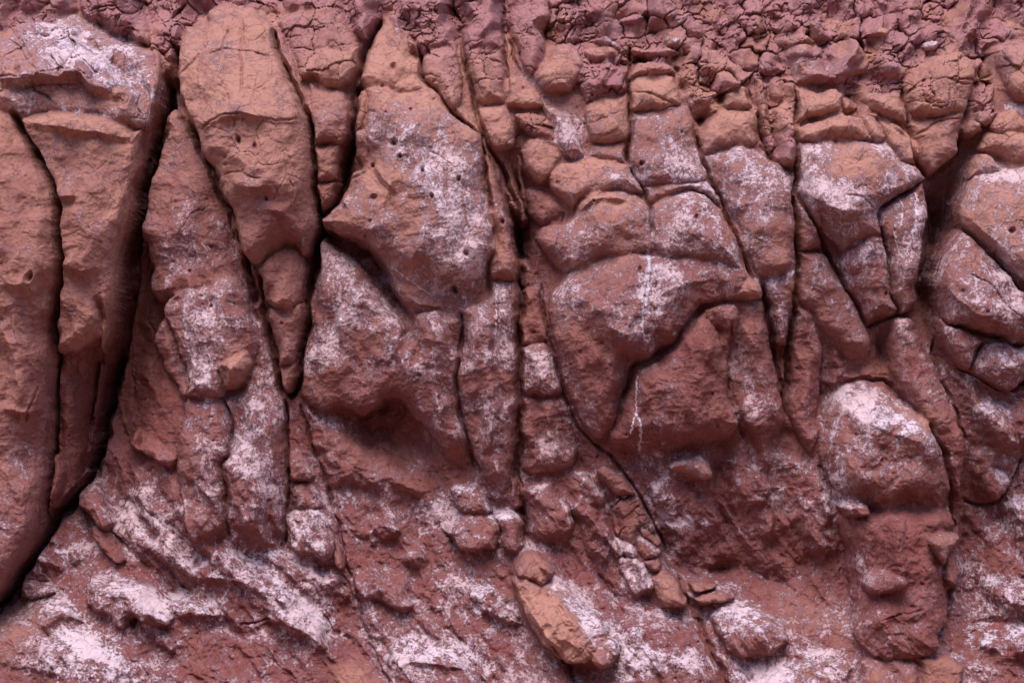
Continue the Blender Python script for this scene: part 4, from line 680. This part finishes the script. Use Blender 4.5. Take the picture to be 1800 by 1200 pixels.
# ------------------------------------------------------------ fractured rubble and joints
xs = UU + .25 * VV
wx = UU + 5 * fbm(UU, VV, 26, 3, 12); wy = VV + 5 * fbm(UU, VV, 30, 3, 16) + .15 * UU
def chunks(scale, seed, ay, tilt, step, rnd_w, rnd_h):
    X, Y = wx, wy
    _, e, c, ci = voro(X, Y, scale, seed, 1, ay)
    jx = ci // 20000 - 5000; jy = ci % 20000 - 5000
    cx = (jx + .1 + .8 * rnd(jx, jy, seed)) * scale; cy = (jy + .1 + .8 * rnd(jx, jy, seed + 1)) * scale / ay
    tx = (rnd(jx, jy, seed + 5) - .5) * tilt; ty = (rnd(jx, jy, seed + 6) - .35) * tilt
    z = step * (c - .5) + tx * (X - cx) + ty * (Y - cy) + rnd_h * circ(e / rnd_w) - rnd_h - np.clip(1 - e / 1.7, 0, 1) * rnd_h * .8
    return z.astype(np.float32), c, ci
zA, c1, id1 = chunks(42, 501, 1.3, .6, 9, 13, 7)
zB, c2, _ = chunks(16, 601, 1.35, .65, 4.5, 6, 3.4)
zC, c3, _ = chunks(8.5, 651, 1.3, .6, 2.4, 3, 1.6)
RWc = np.clip(RW, 0, 1)
rough = np.clip(.5 + 1.3 * fbm(UU, VV, 120, 2, 55), 0, 1)
flx = UU + .12 * VV + 12 * gnoise(UU / 90, VV / 90, 68)
H += RWB * (22 * fbm(flx, VV, 70, 2, 66, ax=1.2, ay=.5) + 60 * (.3 - np.abs(fbm(flx, VV, 150, 2, 67, ax=1.4, ay=.38))) + 24 * fbm(UU, VV, 42, 2, 69))
mA = np.clip(.5 + 1.6 * fbm(UU, VV, 85, 2, 501), .15, 1.3); mB = np.clip(.5 + 1.6 * fbm(UU, VV, 70, 2, 511), .1, 1.4); mC = np.clip(.4 + 1.8 * fbm(UU, VV, 60, 2, 521), 0, 1.5)
H += RWc * (1.9 * zA * mA + 1.3 * zB * mB + .8 * zC * mC + 7)
pur += RWB * (.25 + .35 * np.clip((70 - VV) / 90, -.6, 1) + .9 * fbm(UU, VV, 55, 2, 59) + .7 * (c1 - .5) + .5 * (c2 - .5)) - RWB * .6 * np.clip(fbm(UU, VV, 75, 2, 57) - .1, 0, .6)
tan += RWc * (.35 * (c1 - .5) + .25 * (c2 - .5)) + RWB * .25 + RWB * .6 * np.clip(fbm(UU, VV, 75, 2, 57) - .1, 0, .6)
salt += RWB * (.5 * np.clip(c1 - .6, 0, 1) + .3 * np.clip(c2 - .6, 0, 1))
# light jointing on the bare rock, broken up by noise
_, j1, jc, _ = voro(UU + 10 * gnoise(UU / 35, VV / 35, 8), VV + 10 * gnoise(UU / 35, VV / 35, 9), 62, 701, 1.1, .9)
jm = np.clip((fbm(UU, VV, 130, 2, 71) + .12) * 2.2, 0, 1) * (1 - RWc) * np.clip((620 - VV) / 300, .35, 1)
jm = np.clip(jm * 1.6 - .75, 0, 1)
jm *= .5
H -= jm * 6 * np.clip(1 - j1 / 2.8, 0, 1)
H += jm * 3 * circ(j1 / 14)
# eroded surface: lumps, small ledges, grain
nr = 1 - RWc
tan += .22 * np.clip((330 - VV) / 260, 0, 1) * nr - .12 * np.clip((VV - 600) / 400, 0, 1)
H += nr * (4.5 * fbm(UU, VV, 44, 2, 81) + (1.2 + 2.4 * np.clip((VV - 300) / 500, 0, 1)) * (0.35 - np.abs(fbm(UU, VV, 24, 3, 84))) + .9 * fbm(UU, VV, 9, 3, 86, .6))
H += nr * 2.2 * np.clip(fbm(UU + .2 * VV, VV, 30, 3, 88, ax=.55, ay=1.3), -.1, .25) * 2.2
low = np.clip((VV - 820) / 200, 0, 1) * nr
# flutes that run down the slope
ac = UU * .82 - VV * .57; al = UU * .57 + VV * .82
fl = np.clip((VV - 760) / 160, 0, 1) * nr * np.clip((UU - 120) / 120, .3, 1)
plain = 1 - .8 * np.clip(ell([(1575, 1030, 95, 130, 0, 1.3), (1560, 840, 90, 60, 0, .8), (1180, 560, 150, 90, 0, .4)]), 0, 1)
fl *= plain; low *= plain
H += fl * (17 * (.3 - np.abs(fbm(ac, al, 70, 3, 111, .5, ax=1.1, ay=.32))) + 7 * fbm(ac, al, 30, 3, 115, .5, ax=1, ay=.3))
md = np.clip((VV - 380) / 200, 0, 1) * nr * (1 - fl)
H += md * 17 * (.3 - np.abs(fbm(UU - .2 * VV, VV, 85, 3, 121, .5, ax=1.1, ay=.35)))
_, k1, kc, _ = voro(UU + 4 * gnoise(UU / 12, VV / 12, 61), VV, 19, 801)
lump = np.clip(fbm(UU, VV, 90, 2, 91) + .25, 0, 1)
H += low * lump * (3 * circ(k1 / 8) + 3 * (kc - .5)) + low * 2 * fbm(UU + .6 * VV, VV - .5 * UU, 38, 4, 95, .6, ax=.7, ay=1.3)
# crust roughness where the salt sits
salt = np.maximum(salt + ell(SALT_AND_LIGHT), 0)
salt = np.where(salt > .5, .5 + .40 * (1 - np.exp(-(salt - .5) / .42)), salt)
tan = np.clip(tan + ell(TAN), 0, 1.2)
crusty = np.clip(salt - .35, 0, 1) * nr
H += crusty * 3.4 * np.abs(fbm(UU, VV, 7, 3, 97, .6))
# the crust gathers on ledges that face up, low on the wall
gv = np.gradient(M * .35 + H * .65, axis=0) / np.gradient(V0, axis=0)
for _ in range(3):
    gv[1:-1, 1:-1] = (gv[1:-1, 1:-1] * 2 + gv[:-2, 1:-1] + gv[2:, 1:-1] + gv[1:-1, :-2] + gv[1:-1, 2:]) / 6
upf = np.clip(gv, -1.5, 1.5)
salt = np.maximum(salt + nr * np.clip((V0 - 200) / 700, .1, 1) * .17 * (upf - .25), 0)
vein = np.zeros(UU.shape, np.float32)
for (r, s_, line) in VEINS:
    P = spline(pts(line), closed=False, n=3); w_ = win(P, 14)
    X = U0[w_] + 3.0 * gnoise(U0[w_] / 7, V0[w_] / 7, 44) + 1.5 * gnoise(U0[w_] / 3, V0[w_] / 3, 45)
    d, _, _ = seg_dist(P, False, X, V0[w_])
    vein[w_] = np.maximum(vein[w_], s_ * np.clip(1.35 - d / r, 0, 1))

# ------------------------------------------------------------ to world space
Hs = H.copy()
ker = 14
Hs = blur(blur(Hs.astype(np.float64), ker), ker)
k_ = 1 - Hs / (CAM_D * PXM)
WX = (U0 - 900) / PXM * k_
WZ = CAM_Z + (600 - V0) / PXM * k_
gx = np.abs(np.gradient(H, axis=1)) / np.gradient(U0, axis=1); gy_ = np.abs(np.gradient(H, axis=0)) / np.gradient(V0, axis=0)
stp = blur(np.clip(np.maximum(gx, 0) - 2.6, 0, 3) / 3, 2)
WX = WX + stp * 2.2 * fbm(V0, H, 34, 3, 211, .5) / PXM * k_
WZ = WZ + blur(np.clip(gy_ - 1.6, 0, 3) / 3, 2) * 3.5 * fbm(U0, H, 24, 3, 221, .6) / PXM
WY = -H / PXM
XYZ = np.stack([WX, WY, WZ], -1).astype(np.float32)
# the surface never folds over: normals from the grid
du = np.gradient(XYZ, axis=1); dv = np.gradient(XYZ, axis=0)
N = np.cross(dv, du); N /= np.linalg.norm(N, axis=-1, keepdims=True) + 1e-9
if N[..., 1].mean() > 0: N = -N

# ------------------------------------------------------------ materials
def rock_material():
    m = bpy.data.materials.new("weathered_rock"); m.use_nodes = True
    t = m.node_tree; t.nodes.clear(); L = t.links.new
    def nd(ty, **kw):
        n = t.nodes.new(ty)
        for a, b in kw.items():
            setattr(n, a, b)
        return n
    def mth(op, a, b=None, c=None, clamp=False):
        n = nd("ShaderNodeMath", operation=op); n.use_clamp = clamp
        for i, x in enumerate((a, b, c)):
            if x is None: continue
            if isinstance(x, (int, float)): n.inputs[i].default_value = x
            else: L(x, n.inputs[i])
        return n.outputs[0]
    def sst(x, lo, hi):
        n = nd("ShaderNodeMapRange", interpolation_type='SMOOTHSTEP'); L(x, n.inputs[0])
        n.inputs[1].default_value = lo; n.inputs[2].default_value = hi
        return n.outputs[0]
    def mix(f, a, b, blend='MIX'):
        n = nd("ShaderNodeMix", data_type='RGBA', blend_type=blend)
        for s, x in ((n.inputs[0], f), (n.inputs[6], a), (n.inputs[7], b)):
            if isinstance(x, (int, float)): s.default_value = x
            elif isinstance(x, tuple): s.default_value = (*x, 1)
            else: L(x, s)
        return n.outputs[2]
    geo = nd("ShaderNodeNewGeometry"); P = geo.outputs["Position"]
    def noise(scale, det=5, rough=.55, dist=0, vec=None):
        n = nd("ShaderNodeTexNoise"); n.inputs["Scale"].default_value = scale; n.inputs["Detail"].default_value = det
        n.inputs["Roughness"].default_value = rough; n.inputs["Distortion"].default_value = dist
        L(vec or P, n.inputs["Vector"]); return n.outputs[0]
    at = nd("ShaderNodeAttribute", attribute_name="stain"); sp = nd("ShaderNodeSeparateColor"); L(at.outputs["Color"], sp.inputs[0])
    tan_, salt_, pur_ = sp.outputs[0], sp.outputs[1], sp.outputs[2]
    vein_ = at.outputs["Alpha"]
    mp = nd("ShaderNodeMapping"); mp.inputs["Scale"].default_value = (1, 1, .45); L(P, mp.inputs[0])
    nb = noise(1.7, 3, .6); nm = noise(6, 4, .62, .4); nf = noise(28, 4, .65); ng = noise(95, 2, .7); nst = noise(9, 4, .65, .6, mp.outputs[0])
    # base colours
    tf = mth('ADD', tan_, mth('MULTIPLY_ADD', nb, .55, -.27)); tf = mth('ADD', tf, mth('MULTIPLY_ADD', nm, .7, -.35)); tf = sst(tf, -.1, 1.05)
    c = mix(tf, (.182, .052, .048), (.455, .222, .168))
    c = mix(mth('MULTIPLY', sst(nst, .5, .72), .45), c, (.125, .042, .036))
    pf = mth('MULTIPLY', sst(mth('ADD', pur_, mth('MULTIPLY_ADD', nm, .9, -.45)), .1, .95), .8)
    c = mix(pf, c, (.37, .170, .180))
    c = mix(mth('MULTIPLY', sst(nf, .52, .75), .35), c, (.11, .04, .036))
    # fine pale dusting everywhere, then the crust proper
    wv = nd("ShaderNodeTexNoise"); wv.inputs["Scale"].default_value = 24; wv.inputs["Detail"].default_value = 3; L(P, wv.inputs["Vector"])
    wadd = nd("ShaderNodeVectorMath", operation='MULTIPLY_ADD'); L(wv.outputs[1], wadd.inputs[0]); wadd.inputs[1].default_value = (.06, .06, .06); L(P, wadd.inputs[2])
    mp2 = nd('ShaderNodeMapping'); mp2.inputs['Scale'].default_value = (1, 1, .45); L(wadd.outputs[0], mp2.inputs[0]); pn = noise(12, 5, .8, .4, mp2.outputs[0]); p2 = noise(2.6, 3, .6); pfine = noise(46, 4, .75, 0, wadd.outputs[0])
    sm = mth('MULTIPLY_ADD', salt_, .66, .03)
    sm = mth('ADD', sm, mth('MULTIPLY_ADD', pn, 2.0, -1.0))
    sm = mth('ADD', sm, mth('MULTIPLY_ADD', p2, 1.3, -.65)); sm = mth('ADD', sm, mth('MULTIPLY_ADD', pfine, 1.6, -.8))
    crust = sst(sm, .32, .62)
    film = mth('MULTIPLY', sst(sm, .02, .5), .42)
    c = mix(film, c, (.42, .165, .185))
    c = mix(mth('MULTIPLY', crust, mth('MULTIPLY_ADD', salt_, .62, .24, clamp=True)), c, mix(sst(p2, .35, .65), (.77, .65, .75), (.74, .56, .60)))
    c = mix(mth('MULTIPLY', sst(mth('ADD', vein_, mth('MULTIPLY_ADD', pfine, .8, -.4)), .35, .8), .9), c, (.72, .63, .70))
    # orange lichen-like grains
    vo2 = nd("ShaderNodeTexVoronoi"); vo2.inputs["Scale"].default_value = 14; L(P, vo2.inputs["Vector"])
    sc2 = nd("ShaderNodeSeparateColor"); L(vo2.outputs["Color"], sc2.inputs[0])
    g = mth('MULTIPLY', mth('LESS_THAN', vo2.outputs[0], .11), mth('GREATER_THAN', sc2.outputs[0], .86))
    c = mix(mth('MULTIPLY', g, .6), c, (.52, .20, .05))
    bs = nd("ShaderNodeBsdfPrincipled"); L(c, bs.inputs["Base Color"]); bs.inputs["Roughness"].default_value = .88
    bs.inputs["Specular IOR Level"].default_value = .18
    # relief too fine for the mesh
    hl = nd("ShaderNodeTexVoronoi", feature='DISTANCE_TO_EDGE'); hl.inputs["Scale"].default_value = 5.5; L(wadd.outputs[0], hl.inputs["Vector"])
    hair = mth('MULTIPLY', mth('SUBTRACT', 1, sst(hl.outputs[0], .0, .022)), sst(nm, .46, .56))
    h = mth('ADD', mth('MULTIPLY', nf, .014), mth('MULTIPLY', nm, .012))
    h = mth('ADD', h, mth('MULTIPLY', crust, .006)); h = mth('ADD', h, mth('MULTIPLY', pfine, .007)); h = mth('SUBTRACT', h, mth('MULTIPLY', hair, .010))
    bp = nd("ShaderNodeBump"); bp.inputs["Strength"].default_value = 1.0; bp.inputs["Distance"].default_value = 1.0
    L(h, bp.inputs["Height"]); L(bp.outputs[0], bs.inputs["Normal"])
    o = nd("ShaderNodeOutputMaterial"); L(bs.outputs[0], o.inputs[0])
    return m
ROCK = rock_material()

# ------------------------------------------------------------ cut the surface into its rocks
Q = [LAB[:-1, :-1], LAB[:-1, 1:], LAB[1:, :-1], LAB[1:, 1:]]
FL = np.maximum(np.maximum(Q[0], Q[1]), np.maximum(Q[2], Q[3]))     # each quad's owner
RF = RWB[:-1, :-1]
FL = np.where((FL < 0) & (RF > .5), -2, FL)
# the larger chunks of the fractured slope become stones of their own
ids = id1[:-1, :-1]
inb = (FL == -2)
fr = (U0[:-1, :-1] > -10) & (U0[:-1, :-1] < 1810) & (V0[:-1, :-1] > -14)
un, cnt = np.unique(ids[inb & fr], return_counts=True)
sel = un[np.argsort(-cnt)][:150]
sel = sel[np.isin(sel, un[cnt > 90])]
lut = {int(a): 1000 + n for n, a in enumerate(sel)}
mk = inb & np.isin(ids, sel)
srt = np.sort(sel); pos = np.searchsorted(srt, ids[mk])
FL[mk] = 1000 + pos
for q in range(len(srt)):                      # a chunk is one piece: crumbs cut off from it stay rubble
    jj, ii = np.nonzero(FL == 1000 + q)
    left = set(zip(jj.tolist(), ii.tolist())); best = set()
    while left:
        st = [left.pop()]; comp = set(st)
        while st:
            a_, b_ = st.pop()
            for n_ in ((a_ + 1, b_), (a_ - 1, b_), (a_, b_ + 1), (a_, b_ - 1)):
                if n_ in left:
                    left.remove(n_); comp.add(n_); st.append(n_)
        if len(comp) > len(best): best = comp
    FL[jj, ii] = -2
    if len(best) > 60:
        bb = np.array(sorted(best)); FL[bb[:, 0], bb[:, 1]] = 1000 + q
PF = XYZ.reshape(-1, 3); NF = N.reshape(-1, 3).astype(np.float32)
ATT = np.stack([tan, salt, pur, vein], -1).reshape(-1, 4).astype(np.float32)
idx = np.arange(NU * NV).reshape(NV, NU)
FV = np.stack([idx[:-1, :-1], idx[1:, :-1], idx[1:, 1:], idx[:-1, 1:]], -1).reshape(-1, 4)
FLr = FL.reshape(-1)
srt_f = np.argsort(FLr, kind='stable'); keys, starts = np.unique(FLr[srt_f], return_index=True)
ends = np.append(starts[1:], len(srt_f))

def rock_object(name, faces, back=.22):
    vs, inv = np.unique(faces, return_inverse=True); F = inv.reshape(-1, 4)
    P = PF[vs].copy(); Nn = NF[vs]; A = ATT[vs]
    # boundary edges get a skirt that runs back into the wall, giving the rock its thickness
    E = np.concatenate([F[:, [0, 1]], F[:, [1, 2]], F[:, [2, 3]], F[:, [3, 0]]])
    key = np.sort(E, 1); kk = key[:, 0].astype(np.int64) * (len(vs) + 1) + key[:, 1]
    u, fi, ct = np.unique(kk, return_index=True, return_counts=True)
    BE = E[fi[ct == 1]]
    bv, bi = np.unique(BE, return_inverse=True); bi = bi.reshape(-1, 2)
    n0 = len(P)
    PB = P[bv].copy(); PB[:, 1] += back
    F2 = np.stack([BE[:, 1], BE[:, 0], n0 + bi[:, 0], n0 + bi[:, 1]], -1)
    org = np.array([P[:, 0].mean(), P[:, 1].mean(), P[:, 2].min()])
    allP = np.concatenate([P, PB]) - org
    allF = np.concatenate([F, F2]); allA = np.concatenate([A, A[bv]]); allN = np.concatenate([Nn, Nn[bv]])
    me = bpy.data.meshes.new(name)
    me.vertices.add(len(allP)); me.vertices.foreach_set("co", allP.astype(np.float32).ravel())
    me.loops.add(len(allF) * 4); me.loops.foreach_set("vertex_index", allF.astype(np.int32).ravel())
    me.polygons.add(len(allF)); me.polygons.foreach_set("loop_start", np.arange(0, len(allF) * 4, 4, dtype=np.int32))
    me.update(calc_edges=True)
    me.polygons.foreach_set("use_smooth", np.ones(len(allF), bool))
    a = me.attributes.new("stain", 'FLOAT_COLOR', 'POINT'); a.data.foreach_set("color", allA.ravel())
    me.materials.append(ROCK)
    me.normals_split_custom_set_from_vertices(allN.tolist())
    o = bpy.data.objects.new(name, me); COL.objects.link(o); o.location = org
    return o

CAT = {'boulder': 'boulder', 'rock_column': 'rock column', 'rock_slab': 'rock slab', 'rock_block': 'rock block', 'stone': 'stone'}
for key, a, b in zip(keys, starts, ends):
    faces = FV[srt_f[a:b]]
    if key == -1:
        o = rock_object("cliff", faces); o["kind"] = "structure"; o["label"] = "dark red rock face of the eroded cliff behind and between the boulders"
    elif key == -2:
        o = rock_object("rubble", faces); o["kind"] = "stuff"; o["label"] = "crumbled mauve rock fragments covering the slope along the top of the cliff"; o["category"] = "rubble"
    elif key >= 1000:
        o = rock_object("rubble_chunk", faces, .1); o["label"] = "fractured mauve chunk wedged among the crumbled slope along the top of the cliff"
        o["category"] = "rock chunk"; o["group"] = "chunks in the crumbled slope along the top"
    else:
        if b - a < 40: print("TINY", LOBES[key][1], b - a)
        kind, label = LOBES[key][:2]
        o = rock_object(kind, faces); o["kind"] = "thing"; o["label"] = label; o["category"] = CAT[kind]

# ------------------------------------------------------------ ground in front of the wall (below the frame), plus an added light-blocking rise
def ground():
    me = bpy.data.meshes.new("ground"); rs = random.Random(4)
    n = 60; vsx = [-60 + 120 * i / n for i in range(n + 1)]; vsy = [-60 + 66 * i / n for i in range(n + 1)]
    def sky_block_rise(x, y):  # unseen rise added behind the camera to block low front sky
        t = min(max((-24 - y) / 20, 0), 1)
        return 24 * t * t * (3 - 2 * t) * (1 + .12 * math.sin(x * .21 + 1) + .06 * math.sin(x * .7 + y * .3))
    V = [(x, y, -1.6 + sky_block_rise(x, y) + .12 * math.sin(x * .9 + y * .5) * math.cos(y * .7)) for y in vsy for x in vsx]
    F = [(j * (n + 1) + i, j * (n + 1) + i + 1, (j + 1) * (n + 1) + i + 1, (j + 1) * (n + 1) + i) for j in range(n) for i in range(n)]
    me.from_pydata(V, [], F)
    o = bpy.data.objects.new("ground", me); COL.objects.link(o); o["kind"] = "structure"
    m = bpy.data.materials.new("red_soil"); m.use_nodes = True; t = m.node_tree; b = t.nodes["Principled BSDF"]
    n1 = t.nodes.new("ShaderNodeTexNoise"); n1.inputs["Scale"].default_value = 6; n1.inputs["Detail"].default_value = 8
    r = t.nodes.new("ShaderNodeValToRGB"); r.color_ramp.elements[0].color = (.16, .07, .05, 1); r.color_ramp.elements[1].color = (.3, .15, .11, 1)
    t.links.new(n1.outputs[0], r.inputs[0]); t.links.new(r.outputs[0], b.inputs["Base Color"]); b.inputs["Roughness"].default_value = .95
    me.materials.append(m)
ground()
print("LOBES", len(LOBES)); print("MISSING", [LOBES[i][1] for i in range(len(LOBES)) if i not in keys])
